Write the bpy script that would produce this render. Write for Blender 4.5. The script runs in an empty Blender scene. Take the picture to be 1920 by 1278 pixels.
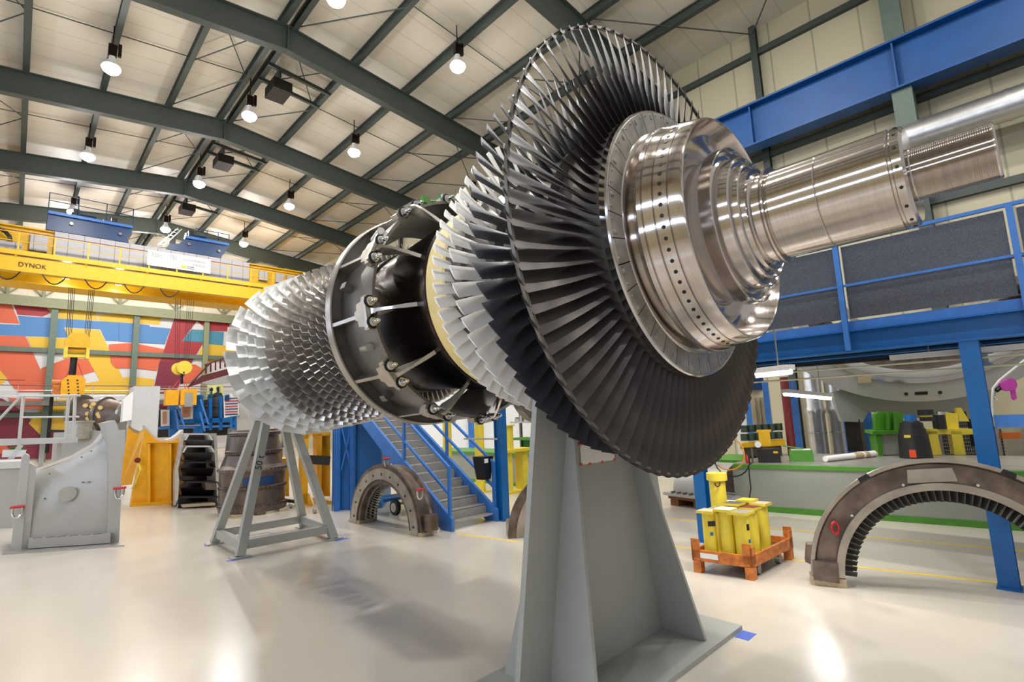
import bpy, math, random
from mathutils import Vector, Matrix
random.seed(7)
S = bpy.context.scene
COL = S.collection
PI = math.pi
R = math.radians

# ------------------------------------------------------------------ camera
F = 962.82; CX, CY = 960.0, 639.0; H = 2.0
RX = Vector((0.72202506, 0.07061112, 0.68825422))
RY = Vector((-0.6907519, 0.13002389, 0.71130556))
RZ = Vector((-0.03926341, -0.98899336, 0.14265527))
cam = bpy.data.objects.new('camera', bpy.data.cameras.new('camera'))
COL.objects.link(cam)
rt = Vector((RX[0], RY[0], RZ[0])); dn = Vector((RX[1], RY[1], RZ[1])); fw = Vector((RX[2], RY[2], RZ[2]))
m3 = Matrix((rt, -dn, -fw)).transposed()
cam.matrix_world = Matrix.Translation((0, 0, H)) @ m3.to_4x4()
cam.data.sensor_width = 36.0
cam.data.lens = F / 1920.0 * 36.0
cam.data.clip_end = 300
S.camera = cam
FWD = Vector((fw[0], fw[1], 0)).normalized()      # horizontal viewing direction
RGT = Vector((FWD[1], -FWD[0], 0))

def ray(x, y):
    q = Vector((x - CX, y - CY, F))
    return Vector((RX.dot(q), RY.dot(q), RZ.dot(q)))
def at(x, y, ax, v):
    r = ray(x, y); o = Vector((0, 0, H)); t = (v - o[ax]) / r[ax]
    return o + r * t
def PF(x, y, z=0.0): return at(x, y, 2, z)
def PX(x, y, zc): return Vector((0, 0, H)) + ray(x, y) * (zc / F)

# ------------------------------------------------------------------ world, exposure
w = bpy.data.worlds.new('world'); S.world = w; w.use_nodes = True
w.node_tree.nodes['Background'].inputs[0].default_value = (1.0, 0.97, 0.93, 1)
w.node_tree.nodes['Background'].inputs[1].default_value = 0.6
S.view_settings.view_transform = 'Standard'; S.view_settings.look = 'None'
S.view_settings.exposure = -0.27; S.view_settings.gamma = 1.0
try: S.view_settings.use_curve_mapping = False
except Exception: pass
S.cycles.max_bounces = 7
S.cycles.sample_clamp_indirect = 6.0
S.cycles.use_denoising = True
S.cycles.caustics_reflective = False; S.cycles.caustics_refractive = False
LAMP_W = 400.0        # each hall lamp

# ------------------------------------------------------------------ materials
def lin(c):
    o = []
    for v in c:
        v /= 255.0
        o.append(v / 12.92 if v <= 0.04045 else ((v + 0.055) / 1.055) ** 2.4)
    return o
def new_mat(name):
    m = bpy.data.materials.new(name); m.use_nodes = True
    nt = m.node_tree; b = nt.nodes['Principled BSDF']
    return m, nt, b
def mat(name, c, rough=0.5, metal=0.0, var=0.12, scale=6.0, bump=0.0, rvar=0.0, coat=0.0, aniso=None, c2=None, stretch=None, emit=0):
    m, nt, b = new_mat(name)
    a = lin(c); b2 = lin(c2) if c2 else [x * (1 - var) for x in a]
    tc = nt.nodes.new('ShaderNodeTexCoord'); no = nt.nodes.new('ShaderNodeTexNoise')
    no.inputs['Scale'].default_value = scale; no.inputs['Detail'].default_value = 5
    src = tc.outputs['Object']
    if stretch:
        mp = nt.nodes.new('ShaderNodeMapping'); mp.inputs['Scale'].default_value = stretch
        nt.links.new(src, mp.inputs[0]); src = mp.outputs[0]
    nt.links.new(src, no.inputs['Vector'])
    mx = nt.nodes.new('ShaderNodeMix'); mx.data_type = 'RGBA'
    mx.inputs['A'].default_value = (*a, 1); mx.inputs['B'].default_value = (*b2, 1)
    mr = nt.nodes.new('ShaderNodeMapRange'); mr.inputs[1].default_value = 0.35; mr.inputs[2].default_value = 0.65
    nt.links.new(no.outputs['Fac'], mr.inputs[0])
    nt.links.new(mr.outputs[0], mx.inputs['Factor']); nt.links.new(mx.outputs['Result'], b.inputs['Base Color'])
    b.inputs['Roughness'].default_value = rough; b.inputs['Metallic'].default_value = metal
    if rvar:
        m2 = nt.nodes.new('ShaderNodeMapRange'); m2.inputs[3].default_value = rough - rvar; m2.inputs[4].default_value = rough + rvar
        nt.links.new(mr.outputs[0], m2.inputs[0]); nt.links.new(m2.outputs[0], b.inputs['Roughness'])
    if coat: b.inputs['Coat Weight'].default_value = coat; b.inputs['Coat Roughness'].default_value = 0.08
    if bump:
        bp = nt.nodes.new('ShaderNodeBump'); bp.inputs['Strength'].default_value = bump; bp.inputs['Distance'].default_value = 0.01
        nt.links.new(no.outputs['Fac'], bp.inputs['Height']); nt.links.new(bp.outputs[0], b.inputs['Normal'])
    if aniso is not None:
        b.inputs['Anisotropic'].default_value = aniso
        b.inputs['Anisotropic Rotation'].default_value = 0.25
        tg = nt.nodes.new('ShaderNodeTangent'); tg.direction_type = 'RADIAL'; tg.axis = 'Y'
        nt.links.new(tg.outputs[0], b.inputs['Tangent'])
    return m
def emis(name, c, s):
    m, nt, b = new_mat(name)
    b.inputs['Base Color'].default_value = (*lin(c), 1)
    b.inputs['Emission Color'].default_value = (*lin(c), 1); b.inputs['Emission Strength'].default_value = s
    return m

M = {}
M['cream'] = None
M['darkgreen'] = mat('dark green steel', (62, 70, 64), 0.55)
M['olive'] = mat('olive green steel', (130, 132, 98), 0.5)
M['greengrey'] = mat('grey green steel', (88, 104, 92), 0.5)
M['crane'] = mat('deep crane blue paint', (0, 76, 140), 0.5, var=0.15, scale=2)
M['blue'] = mat('blue paint', (0, 96, 166), 0.42, var=0.18, scale=2.5)
M['blue2'] = mat('light blue paint', (58, 118, 196), 0.4, var=0.15)
M['navy'] = mat('navy blue paint', (14, 56, 104), 0.4, var=0.2)
M['yellow'] = mat('crane yellow paint', (226, 176, 12), 0.42, var=0.12)
M['yellowl'] = mat('lemon yellow paint', (228, 206, 66), 0.42, var=0.1)
M['amber'] = mat('amber yellow paint', (238, 172, 14), 0.4, var=0.12)
M['orange'] = mat('worn orange paint', (212, 124, 44), 0.5, c2=(168, 92, 40), scale=14)
M['rust'] = mat('rust', (120, 66, 36), 0.8, c2=(70, 40, 26), scale=14)
M['grey'] = mat('grey stand paint', (160, 162, 156), 0.42, var=0.1, scale=1.5)
M['lgrey'] = mat('light grey paint', (196, 196, 192), 0.42, var=0.06, scale=2)
M['casing'] = mat('silver grey paint', (174, 173, 169), 0.38, var=0.1, scale=1.2, metal=0.15)
M['white'] = mat('white paint', (232, 232, 230), 0.5, var=0.05)
M['black'] = mat('black plastic', (18, 18, 20), 0.45)
M['blackmetal'] = mat('dark drum steel', (74, 56, 46), 0.27, metal=0.95, c2=(38, 38, 46), scale=1.6, rvar=0.05)
M['gunmetal'] = mat('dark ring steel', (122, 118, 112), 0.36, metal=0.6, var=0.3, scale=4)
M['flange'] = mat('machined flange steel', (176, 170, 160), 0.3, metal=0.9, var=0.15)
M['bracket'] = mat('cast bracket steel', (196, 186, 172), 0.42, metal=0.75, var=0.2, scale=7, bump=0.2)
M['steel'] = mat('polished shaft steel', (206, 199, 194), 0.14, metal=1.0, var=0.12, scale=3, aniso=0.8, stretch=(1, 30, 1), rvar=0.02)
M['mirror'] = mat('bright turned steel', (200, 196, 194), 0.13, metal=1.0, var=0.04, scale=3)
M['plate'] = mat('hub plate steel', (186, 180, 170), 0.36, metal=0.6, var=0.35, scale=9)
M['chrome'] = mat('bright bolt steel', (222, 222, 222), 0.15, metal=1.0, var=0.05)
M['blade4'] = mat('dark brown blade alloy', (78, 69, 64), 0.45, metal=0.45, c2=(54, 50, 49), scale=2.6, rvar=0.05, stretch=(1, 3, 1))
M['blade3'] = mat('dark blue grey blade alloy', (80, 80, 88), 0.42, metal=0.5, var=0.25, scale=3)
M['blade2'] = mat('white ceramic blade coating', (250, 248, 243), 0.5, var=0.03, scale=3)
M['bladec'] = mat('silver compressor blade alloy', (206, 200, 194), 0.27, metal=.9, var=0.12, scale=4)
M['bladecw'] = mat('pale coated compressor blade', (224, 224, 220), 0.42, metal=0.3, var=0.06, scale=3)
M['yellowband'] = mat('pale yellow coating', (240, 218, 150), 0.55, var=0.08)
M['brown'] = mat('brown cast steel', (112, 98, 90), 0.42, metal=0.6, var=0.3, scale=5, bump=0.15)
M['brownd'] = mat('dark liner steel', (46, 42, 40), 0.35, metal=0.6, var=0.3)
M['archm'] = mat('bronzed vane carrier steel', (134, 118, 106), 0.34, metal=0.75, c2=(90, 78, 70), scale=4, rvar=0.05)
M['archl'] = mat('machined vane carrier steel', (176, 166, 152), 0.34, metal=0.75, var=0.25, scale=5)
M['vane'] = mat('dark vane alloy', (78, 76, 72), 0.4, metal=0.6, var=0.2)
M['redpaint'] = mat('red paint', (190, 28, 40), 0.4)
M['magenta'] = mat('pink plastic', (214, 70, 190), 0.45)
M['green'] = mat('green paint', (76, 140, 40), 0.45, var=0.15)
M['benchgrey'] = mat('grey bench panel', (150, 154, 142), 0.5, var=0.08, scale=1.2)
M['metaltop'] = mat('worn steel table top', (176, 172, 164), 0.35, metal=0.5, var=0.2)
M['wood'] = mat('pale wood', (190, 172, 140), 0.7, var=0.2, stretch=(1, 8, 8))
M['woodd'] = mat('brown wood', (128, 84, 46), 0.7, var=0.3)
M['paper'] = mat('paper', (238, 234, 228), 0.7, var=0.04)
M['tape'] = mat('orange tape', (236, 80, 40), 0.5)
M['bluetape'] = mat('blue floor tape', (70, 100, 190), 0.5)
M['linepaint'] = mat('yellow floor paint', (240, 204, 60), 0.3)
M['galv'] = mat('galvanised steel', (190, 188, 182), 0.35, metal=0.8, var=0.2, scale=12)
M['duct'] = mat('spiral duct steel', (216, 216, 214), 0.3, metal=0.9, var=0.1)
M['foil'] = mat('aluminium jacket', (214, 214, 212), 0.28, metal=0.9, var=0.12)
M['darkpanel'] = mat('dark speckled board', (50, 54, 62), 0.38, c2=(86, 92, 102), scale=120)
M['tube'] = emis('lit fluorescent tube', (255, 252, 240), 9.0)
M['lampglow'] = emis('lit lamp glass', (255, 250, 240), 60.0)
M['skylight'] = emis('daylight strip', (240, 246, 255), 9.0)
M['skylight2'] = emis('bright ribbon window', (208, 224, 255), 13.0)
M['red'] = mat('red rope', (200, 70, 60), 0.6)
M['hose'] = mat('orange hose', (238, 158, 40), 0.5)
M['pipe'] = mat('cream pipe', (214, 208, 176), 0.4)
M['maroon'] = mat('maroon paint', (110, 32, 34), 0.45)
M['skin'] = mat('skin', (206, 160, 132), 0.6)
M['shirt'] = mat('dark shirt', (34, 44, 40), 0.8)
M['shirt2'] = mat('teal shirt', (40, 90, 96), 0.8)
M['cardboard'] = mat('orange plastic crate', (206, 112, 40), 0.6)
for k, c in dict(m_or=(196, 90, 58), m_rd=(152, 36, 44), m_mg=(112, 28, 48), m_bl=(68, 118, 170), m_tl=(62, 124, 148), m_ye=(206, 166, 44), m_wh=(196, 194, 194)).items():
    M[k] = mat('mural ' + {'m_or': 'orange', 'm_rd': 'red', 'm_mg': 'crimson', 'm_bl': 'blue', 'm_tl': 'teal', 'm_ye': 'yellow', 'm_wh': 'white'}[k], c, 0.55, var=0.05, scale=0.6)

def seam_mat(name, c, axis, step, width, dark=0.72, rough=0.5, axis2=None, step2=1.0, noise=0.06):
    """painted sheet with dark joints every step metres along axis"""
    m, nt, b = new_mat(name)
    tc = nt.nodes.new('ShaderNodeTexCoord'); sp = nt.nodes.new('ShaderNodeSeparateXYZ')
    nt.links.new(tc.outputs['Object'], sp.inputs[0])
    def line(ax, st):
        a = nt.nodes.new('ShaderNodeMath'); a.operation = 'DIVIDE'; a.inputs[1].default_value = st
        nt.links.new(sp.outputs[ax], a.inputs[0])
        f = nt.nodes.new('ShaderNodeMath'); f.operation = 'FRACT'; nt.links.new(a.outputs[0], f.inputs[0])
        l = nt.nodes.new('ShaderNodeMath'); l.operation = 'LESS_THAN'; l.inputs[1].default_value = width / st
        nt.links.new(f.outputs[0], l.inputs[0]); return l.outputs[0]
    fac = line(axis, step)
    if axis2 is not None:
        mxm = nt.nodes.new('ShaderNodeMath'); mxm.operation = 'MAXIMUM'
        nt.links.new(fac, mxm.inputs[0]); nt.links.new(line(axis2, step2), mxm.inputs[1]); fac = mxm.outputs[0]
    no = nt.nodes.new('ShaderNodeTexNoise'); no.inputs['Scale'].default_value = 0.7; nt.links.new(tc.outputs['Object'], no.inputs['Vector'])
    a = lin(c)
    m1 = nt.nodes.new('ShaderNodeMix'); m1.data_type = 'RGBA'
    m1.inputs['A'].default_value = (*a, 1); m1.inputs['B'].default_value = (*[x * (1 - noise) for x in a], 1)
    nt.links.new(no.outputs['Fac'], m1.inputs['Factor'])
    m2 = nt.nodes.new('ShaderNodeMix'); m2.data_type = 'RGBA'
    m2.inputs['B'].default_value = (*[x * dark for x in a], 1)
    nt.links.new(m1.outputs['Result'], m2.inputs['A']); nt.links.new(fac, m2.inputs['Factor'])
    nt.links.new(m2.outputs['Result'], b.inputs['Base Color']); b.inputs['Roughness'].default_value = rough
    return m
M['roofsheet'] = seam_mat('cream roof sheet', (204, 195, 178), 1, 0.9, 0.05, 0.8)
M['wallsheet'] = seam_mat('cream wall panel', (184, 175, 146), 1, 1.25, 0.05, 0.62)
M['endsheet'] = seam_mat('cream end wall panel', (226, 214, 192), 0, 1.25, 0.04, 0.75)
M['cabinet'] = seam_mat('grey switch cabinet', (180, 178, 182), 0, 0.62, 0.03, 0.45)
M['deckgrate'] = seam_mat('perforated step plate', (186, 182, 176), 0, 0.03, 0.012, 0.45, 0.45, 2, 0.03)
M['mesh'] = seam_mat('wire mesh cage', (110, 116, 118), 1, 0.09, 0.02, 0.2, 0.5, 2, 0.09)

# floor : glossy epoxy with worn grey patches
m, nt, b = new_mat('cream epoxy floor'); M['floor'] = m
tc = nt.nodes.new('ShaderNodeTexCoord'); n1 = nt.nodes.new('ShaderNodeTexNoise'); n1.inputs['Scale'].default_value = 0.35; n1.inputs['Detail'].default_value = 6
n2 = nt.nodes.new('ShaderNodeTexNoise'); n2.inputs['Scale'].default_value = 1.2; n2.inputs['Detail'].default_value = 8
nt.links.new(tc.outputs['Object'], n1.inputs['Vector']); nt.links.new(tc.outputs['Object'], n2.inputs['Vector'])
mx = nt.nodes.new('ShaderNodeMix'); mx.data_type = 'RGBA'
mx.inputs['A'].default_value = (*lin((201, 191, 177)), 1); mx.inputs['B'].default_value = (*lin((184, 177, 165)), 1)
nt.links.new(n1.outputs['Fac'], mx.inputs['Factor'])
nt.links.new(mx.outputs['Result'], b.inputs['Base Color'])
mr = nt.nodes.new('ShaderNodeMapRange'); mr.inputs[3].default_value = 0.2; mr.inputs[4].default_value = 0.26
nt.links.new(n2.outputs['Fac'], mr.inputs[0]); nt.links.new(mr.outputs[0], b.inputs['Roughness'])
b.inputs['Specular IOR Level'].default_value = 0.6
bp = nt.nodes.new('ShaderNodeBump'); bp.inputs['Strength'].default_value = 0.01; nt.links.new(n1.outputs['Fac'], bp.inputs['Height']); nt.links.new(bp.outputs[0], b.inputs['Normal'])

# ------------------------------------------------------------------ mesh building
def frame_of(d):
    d = d.normalized(); u = Vector((0, 0, 1)) if abs(d.z) < 0.95 else Vector((1, 0, 0))
    a = d.cross(u).normalized(); return a, d.cross(a).normalized()
class MB:
    def __init__(s, off=(0, 0, 0)): s.v = []; s.f = []; s.mi = []; s.off = Vector(off); s.cur = 0
    def add(s, vs, fs):
        n = len(s.v); s.v += [Vector(p) - s.off for p in vs]; s.f += [[i + n for i in f] for f in fs]; s.mi += [s.cur] * len(fs); return s
    def hexa(s, p):   # 8 points: bottom 4, top 4
        return s.add(p, [(3, 2, 1, 0), (4, 5, 6, 7), (0, 1, 5, 4), (1, 2, 6, 5), (2, 3, 7, 6), (3, 0, 4, 7)])
    def box(s, x0, x1, y0, y1, z0, z1):
        return s.hexa([(x0, y0, z0), (x1, y0, z0), (x1, y1, z0), (x0, y1, z0), (x0, y0, z1), (x1, y0, z1), (x1, y1, z1), (x0, y1, z1)])
    def obox(s, c, ax, ay, az, hx, hy, hz):
        c = Vector(c); ax = Vector(ax).normalized() * hx; ay = Vector(ay).normalized() * hy; az = Vector(az).normalized() * hz
        return s.hexa([c - ax - ay - az, c + ax - ay - az, c + ax + ay - az, c - ax + ay - az, c - ax - ay + az, c + ax - ay + az, c + ax + ay + az, c - ax + ay + az])
    def beam(s, p, q, w_, h, up=(0, 0, 1)):
        p = Vector(p); q = Vector(q); d = (q - p); up = Vector(up)
        if abs(d.normalized().dot(up)) > 0.98: up = Vector((0, 1, 0))
        a = d.cross(up).normalized(); b_ = a.cross(d).normalized()
        return s.obox((p + q) / 2, d, a, b_, d.length / 2, w_ / 2, h / 2)
    def ibeam(s, p, q, w_, h, up=(0, 0, 1), tf=0.03, tw=0.02):
        p = Vector(p); q = Vector(q); d = q - p; up = Vector(up)
        if abs(d.normalized().dot(up)) > 0.98: up = Vector((0, 1, 0))
        a = d.cross(up).normalized(); b_ = a.cross(d).normalized(); c = (p + q) / 2; L = d.length / 2
        s.obox(c + b_ * (h / 2 - tf / 2), d, a, b_, L, w_ / 2, tf / 2)
        s.obox(c - b_ * (h / 2 - tf / 2), d, a, b_, L, w_ / 2, tf / 2)
        return s.obox(c, d, a, b_, L, tw / 2, h / 2 - tf)
    def cyl(s, p, q, r0, r1=None, n=14, cap=True):
        p = Vector(p); q = Vector(q); r1 = r0 if r1 is None else r1; a, b_ = frame_of(q - p)
        vs = []
        for c, r in ((p, r0), (q, r1)):
            for i in range(n):
                t = 2 * PI * i / n; vs.append(c + (a * math.cos(t) + b_ * math.sin(t)) * r)
        fs = [(i, (i + 1) % n, n + (i + 1) % n, n + i) for i in range(n)]
        if cap: fs += [tuple(range(n - 1, -1, -1)), tuple(range(n, 2 * n))]
        return s.add(vs, fs)
    def tube(s, pts, r, n=8, closed=False):
        pts = [Vector(p) for p in pts]; N = len(pts); vs = []; pa = None
        for i, p in enumerate(pts):
            if closed: d = pts[(i + 1) % N] - pts[i - 1]
            else: d = pts[min(i + 1, N - 1)] - pts[max(i - 1, 0)]
            d.normalize()
            if pa is None: a, b_ = frame_of(d)
            else:
                a = (pa - d * pa.dot(d)).normalized(); b_ = d.cross(a)
            pa = a
            for k in range(n):
                t = 2 * PI * k / n; vs.append(p + (a * math.cos(t) + b_ * math.sin(t)) * r)
        fs = []
        for i in range(N if closed else N - 1):
            j = (i + 1) % N
            for k in range(n): fs.append((i * n + k, i * n + (k + 1) % n, j * n + (k + 1) % n, j * n + k))
        if not closed: fs += [tuple(range(n - 1, -1, -1)), tuple(range((N - 1) * n, N * n))]
        return s.add(vs, fs)
    def prism(s, poly, vec):
        poly = [Vector(p) for p in poly]; vec = Vector(vec); n = len(poly)
        vs = poly + [p + vec for p in poly]
        return s.add(vs, [tuple(range(n - 1, -1, -1)), tuple(range(n, 2 * n))] + [(i, (i + 1) % n, n + (i + 1) % n, n + i) for i in range(n)])
    def lathe(s, prof, o=(0, 0, 0), ax='Y', n=64, a0=0.0, a1=2 * PI, closed=False, sx=1.0):
        """prof: (along, radius); angle measured from X towards Z (ax Y) or X towards Y (ax Z)"""
        o = Vector(o); full = abs(a1 - a0 - 2 * PI) < 1e-6; cnt = n if full else n + 1; vs = []
        for k in range(cnt):
            t = a0 + (a1 - a0) * k / n; c, sn = math.cos(t), math.sin(t)
            for (l, r) in prof:
                vs.append(o + (Vector((r * c, l, r * sn)) if ax == 'Y' else Vector((r * c, r * sn, l))))
        m_ = len(prof); fs = []
        for k in range(n):
            j = (k + 1) % cnt
            for i in range(m_ if closed else m_ - 1):
                i2 = (i + 1) % m_
                fs.append((k * m_ + i, k * m_ + i2, j * m_ + i2, j * m_ + i))
        if closed and not full: fs += [tuple(range(m_ - 1, -1, -1)), tuple(n * m_ + i for i in range(m_))]
        return s.add(vs, fs)
    def build(s, name, mats, parent=None, smooth=False, ang=35, loc=None):
        me = bpy.data.meshes.new(name); me.from_pydata([tuple(p) for p in s.v], [], s.f)
        for m_ in (mats if isinstance(mats, (list, tuple)) else [mats]): me.materials.append(m_ if not isinstance(m_, str) else M[m_])
        if s.cur or any(s.mi):
            for p, i in zip(me.polygons, s.mi): p.material_index = i
        import bmesh
        bm = bmesh.new(); bm.from_mesh(me); bmesh.ops.recalc_face_normals(bm, faces=bm.faces); bm.to_mesh(me); bm.free()
        if smooth:
            me.shade_smooth(); me.set_sharp_from_angle(angle=R(ang))
        o = bpy.data.objects.new(name, me); COL.objects.link(o)
        if parent: o.parent = parent
        if loc is not None: o.location = loc
        return o
def tag(o, label, cat, group=None, kind=None):
    if label: o['label'] = label
    if cat: o['category'] = cat
    if group: o['group'] = group
    if kind: o['kind'] = kind
    return o
def thing(name, label, cat, loc=(0, 0, 0), group=None, rotz=0.0):
    o = bpy.data.objects.new(name, None); COL.objects.link(o); o.location = loc; o.rotation_euler = (0, 0, rotz); o.empty_display_size = 0.2
    return tag(o, label, cat, group)
def struct(o): o['kind'] = 'structure'; return o
def copy_tree(o, parent=None):
    c = o.copy(); COL.objects.link(c); c.parent = parent
    for ch in [x for x in S.objects if x.parent == o]: copy_tree(ch, c)
    return c
def text_mesh(name, txt, size, mt, parent, loc, rot, depth=0.002, sx=1.0, align='LEFT'):
    cu = bpy.data.curves.new(name, 'FONT'); cu.body = txt; cu.size = size; cu.extrude = depth; cu.align_x = align
    t = bpy.data.objects.new(name, cu); COL.objects.link(t)
    dg = bpy.context.evaluated_depsgraph_get(); me = bpy.data.meshes.new_from_object(t.evaluated_get(dg))
    bpy.data.objects.remove(t)
    me.materials.clear(); me.materials.append(M[mt])
    o = bpy.data.objects.new(name, me); COL.objects.link(o); o.parent = parent
    o.location = loc; o.rotation_euler = rot; o.scale = (sx, 1, 1)
    return o

#@@PART1
# ------------------------------------------------------------------ hall shell
XR, YE, XL, YB = 17.5, 50.4, -9.0, -7.0
def roofz(x): return 16.0 - 0.10 * abs(x - 5.9)
def lowz(x): return 14.75 - 0.105 * abs(x - 5.9)
struct(MB().box(XL, XR + 3, YB, YE + 1, -0.2, 0).build('floor', 'floor'))
mb = MB()
for x0, x1 in ((XL, 5.9), (5.9, XR + 0.3)):
    mb.add([(x0, YB, roofz(x0)), (x1, YB, roofz(x1)), (x1, YE + .3, roofz(x1)), (x0, YE + .3, roofz(x0)),
            (x0, YB, roofz(x0) + .2), (x1, YB, roofz(x1) + .2), (x1, YE + .3, roofz(x1) + .2), (x0, YE + .3, roofz(x0) + .2)],
           [(3, 2, 1, 0), (4, 5, 6, 7), (0, 1, 5, 4), (1, 2, 6, 5), (2, 3, 7, 6), (3, 0, 4, 7)])
struct(mb.build('ceiling', 'roofsheet'))
struct(MB().box(XR, XR + 0.3, YB, YE + .3, 0, roofz(XR) + .2).build('wall_right', 'wallsheet'))
struct(MB().box(XL, XR + .3, YE, YE + 0.3, 0, 14.2).build('wall_back', 'endsheet'))
mb = MB()   # daylight strip above the end wall
mb.box(XL, XR, YE + .05, YE + .2, 14.2, 14.9)
struct(mb.build('window_1', 'skylight'))
mb = MB()   # translucent roof-light strip across the hall
for x0, x1 in ((XL, 5.9), (5.9, XR)):
    mb.hexa([(x0, 40.3, roofz(x0) - .03), (x1, 40.3, roofz(x1) - .03), (x1, 41.6, roofz(x1) - .03), (x0, 41.6, roofz(x0) - .03), (x0, 40.3, roofz(x0) + .05), (x1, 40.3, roofz(x1) + .05), (x1, 41.6, roofz(x1) + .05), (x0, 41.6, roofz(x0) + .05)])
struct(mb.build('window_4', 'skylight'))

WLX = XL
mb = MB()
for z0, z1 in ((0, 3.5), (4.1, 8.4), (9.2, roofz(XL) + .2)): mb.box(XL - .3, XL, YB, YE + .3, z0, z1)
struct(mb.build('wall_left', 'wallsheet'))
for i, (z0, z1) in enumerate(((3.5, 4.1), (8.4, 9.2))):
    struct(MB().box(XL - .2, XL - .12, YB, YE, z0, z1).build('window_%d' % (i + 2), 'skylight2'))
# portal frames
FR = [1.7 + 7.53 * k for k in range(7)]
for i, y in enumerate(FR):
    mb = MB()
    for xa, xb in ((XL, 5.9), (5.9, XR)):
        def P(x, dz): return Vector((x, y, lowz(x) + dz))
        for dz, wd, hh in ((0.02, 0.30, 0.04), (0.93, 0.30, 0.04)):
            mb.beam(P(xa, dz), P(xb, dz), wd, hh)
        mb.beam(P(xa, 0.475), P(xb, 0.475), 0.03, 0.87)
    mb.box(5.88, 5.92, y - .16, y + .16, lowz(5.9), lowz(5.9) + .95)
    struct(mb.build('trim_%d' % (i + 1), 'darkgreen'))
PUR = [-5.2, -2.9, -0.6, 1.6, 3.78, 5.72, 6.12, 8.42, 10.65, 12.9, 15.1]
for i, x in enumerate(PUR):
    mb = MB(); z = roofz(x) - 0.19
    mb.ibeam((x, YB, z), (x, YE, z), 0.18, 0.34, tf=.025, tw=.02)
    struct(mb.build('trim_%d' % (i + 11), 'darkgreen'))
# tie rods and roof bracing
k = 30
for i in range(6):
    y0, y1 = FR[i], FR[i + 1]; ym = (y0 + y1) / 2
    mb = MB()
    for xa, xb in ((PUR[0], PUR[5]), (PUR[6], PUR[-1])):
        mb.cyl((xa, ym, roofz(xa) - .12), (xb, ym, roofz(xb) - .12), 0.018, n=6)
    for (xa, xb) in ((3.78, 5.72), (6.12, 8.42), (-2.9, -.6), (12.9, 17.3)):
        mb.cyl((xa, y0 + .2, roofz(xa) - .3), (xb, ym, roofz(xb) - .3), 0.022, n=6)
        mb.cyl((xb, ym, roofz(xb) - .3), (xa, y1 - .2, roofz(xa) - .3), 0.022, n=6)
        mb.cyl((xb, y0 + .2, roofz(xb) - .3), (xa, ym, roofz(xa) - .3), 0.022, n=6)
    struct(mb.build('trim_%d' % k, 'darkgreen')); k += 1
# wall girts, posts and columns on the right wall
for z in (13.9, 10.2, 7.25):
    struct(MB().box(XR - .16, XR, YB, YE, z - .1, z + .1).build('trim_%d' % k, 'darkgreen')); k += 1
for y in FR:
    mb = MB(); mb.ibeam((XR - .25, y, 0), (XR - .25, y, 14.2), 0.3, 0.5, up=(1, 0, 0), tf=.03); 
    struct(mb.build('trim_%d' % k, 'darkgreen')); k += 1
    mb = MB(); mb.box(XR - 1.05, XR - .5, y - .22, y + .22, 8.9, 10.19); mb.box(XR - .8, XR - .5, y - .22, y + .22, 11.75, 14.0)
    mb.hexa([(XR - .6, y - .2, 8.3), (XR - .5, y - .2, 8.3), (XR - .5, y + .2, 8.3), (XR - .6, y + .2, 8.3), (XR - 1.05, y - .2, 8.9), (XR - .5, y - .2, 8.9), (XR - .5, y + .2, 8.9), (XR - 1.05, y + .2, 8.9)])
    struct(mb.build('trim_%d' % k, 'greengrey')); k += 1
for y in [f + 3.77 for f in FR[:6]]:
    struct(MB().ibeam((XR - .12, y, 0), (XR - .12, y, 14.9), 0.2, 0.22, up=(1, 0, 0)).build('trim_%d' % k, 'darkgreen')); k += 1
# crane runway beam (blue) with stiffeners
t = thing('crane_runway_beam', 'long blue crane runway girder running along the right hand wall', 'crane beam', (XR - .9, 10, 10.2))
mb = MB((XR - .9, 10, 10.2)); mb.ibeam((XR - .9, YB, 10.9), (XR - .9, YE - .5, 10.9), .55, 1.4, tf=.05, tw=.03)
for y in [1.75 + 3.775 * q for q in range(-2, 12)]: mb.box(XR - 1.12, XR - .68, y - .02, y + .02, 10.26, 11.54)
mb.build('girder', 'crane', t)
mb = MB((XR - .9, 10, 10.2)); mb.box(XR - 1.0, XR - .8, YB, YE - .5, 11.61, 11.72); mb.build('rail', 'gunmetal', t)
# ventilation duct on the right wall
t = thing('ventilation_duct', 'round bright metal ventilation pipe running high along the right wall', 'duct', (16.6, -1, 8.86))
mb = MB((16.6, -1, 8.86)); mb.cyl((16.6, YB, 8.86), (16.6, 2.0, 8.86), .37, n=40); mb.build('pipe', 'duct', t, True)
mb = MB((16.6, -1, 8.86))
for y in (-5, -3.4, -1.8, -.2, 1.4): MB((16.6, -1, 8.86)).lathe([(-.03, .37), (-.03, .385), (.03, .385), (.03, .37)], (16.6, y, 8.86), n=40, closed=True).build('clamp', 'duct', t, True)
mb.box(16.55, XR - .01, .9, 1.1, 8.36, 8.46)
mb.build('wall_bracket', 'duct', t)
# thin red pipe and small bits on the right wall
o = MB().cyl((XR - .3, YB, 5.3), (XR - .3, 3.2, 5.3), .03, n=8).build('sprinkler_pipe', 'maroon'); tag(o, 'thin dark red pipe running low along the cream right wall', 'pipe')

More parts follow.
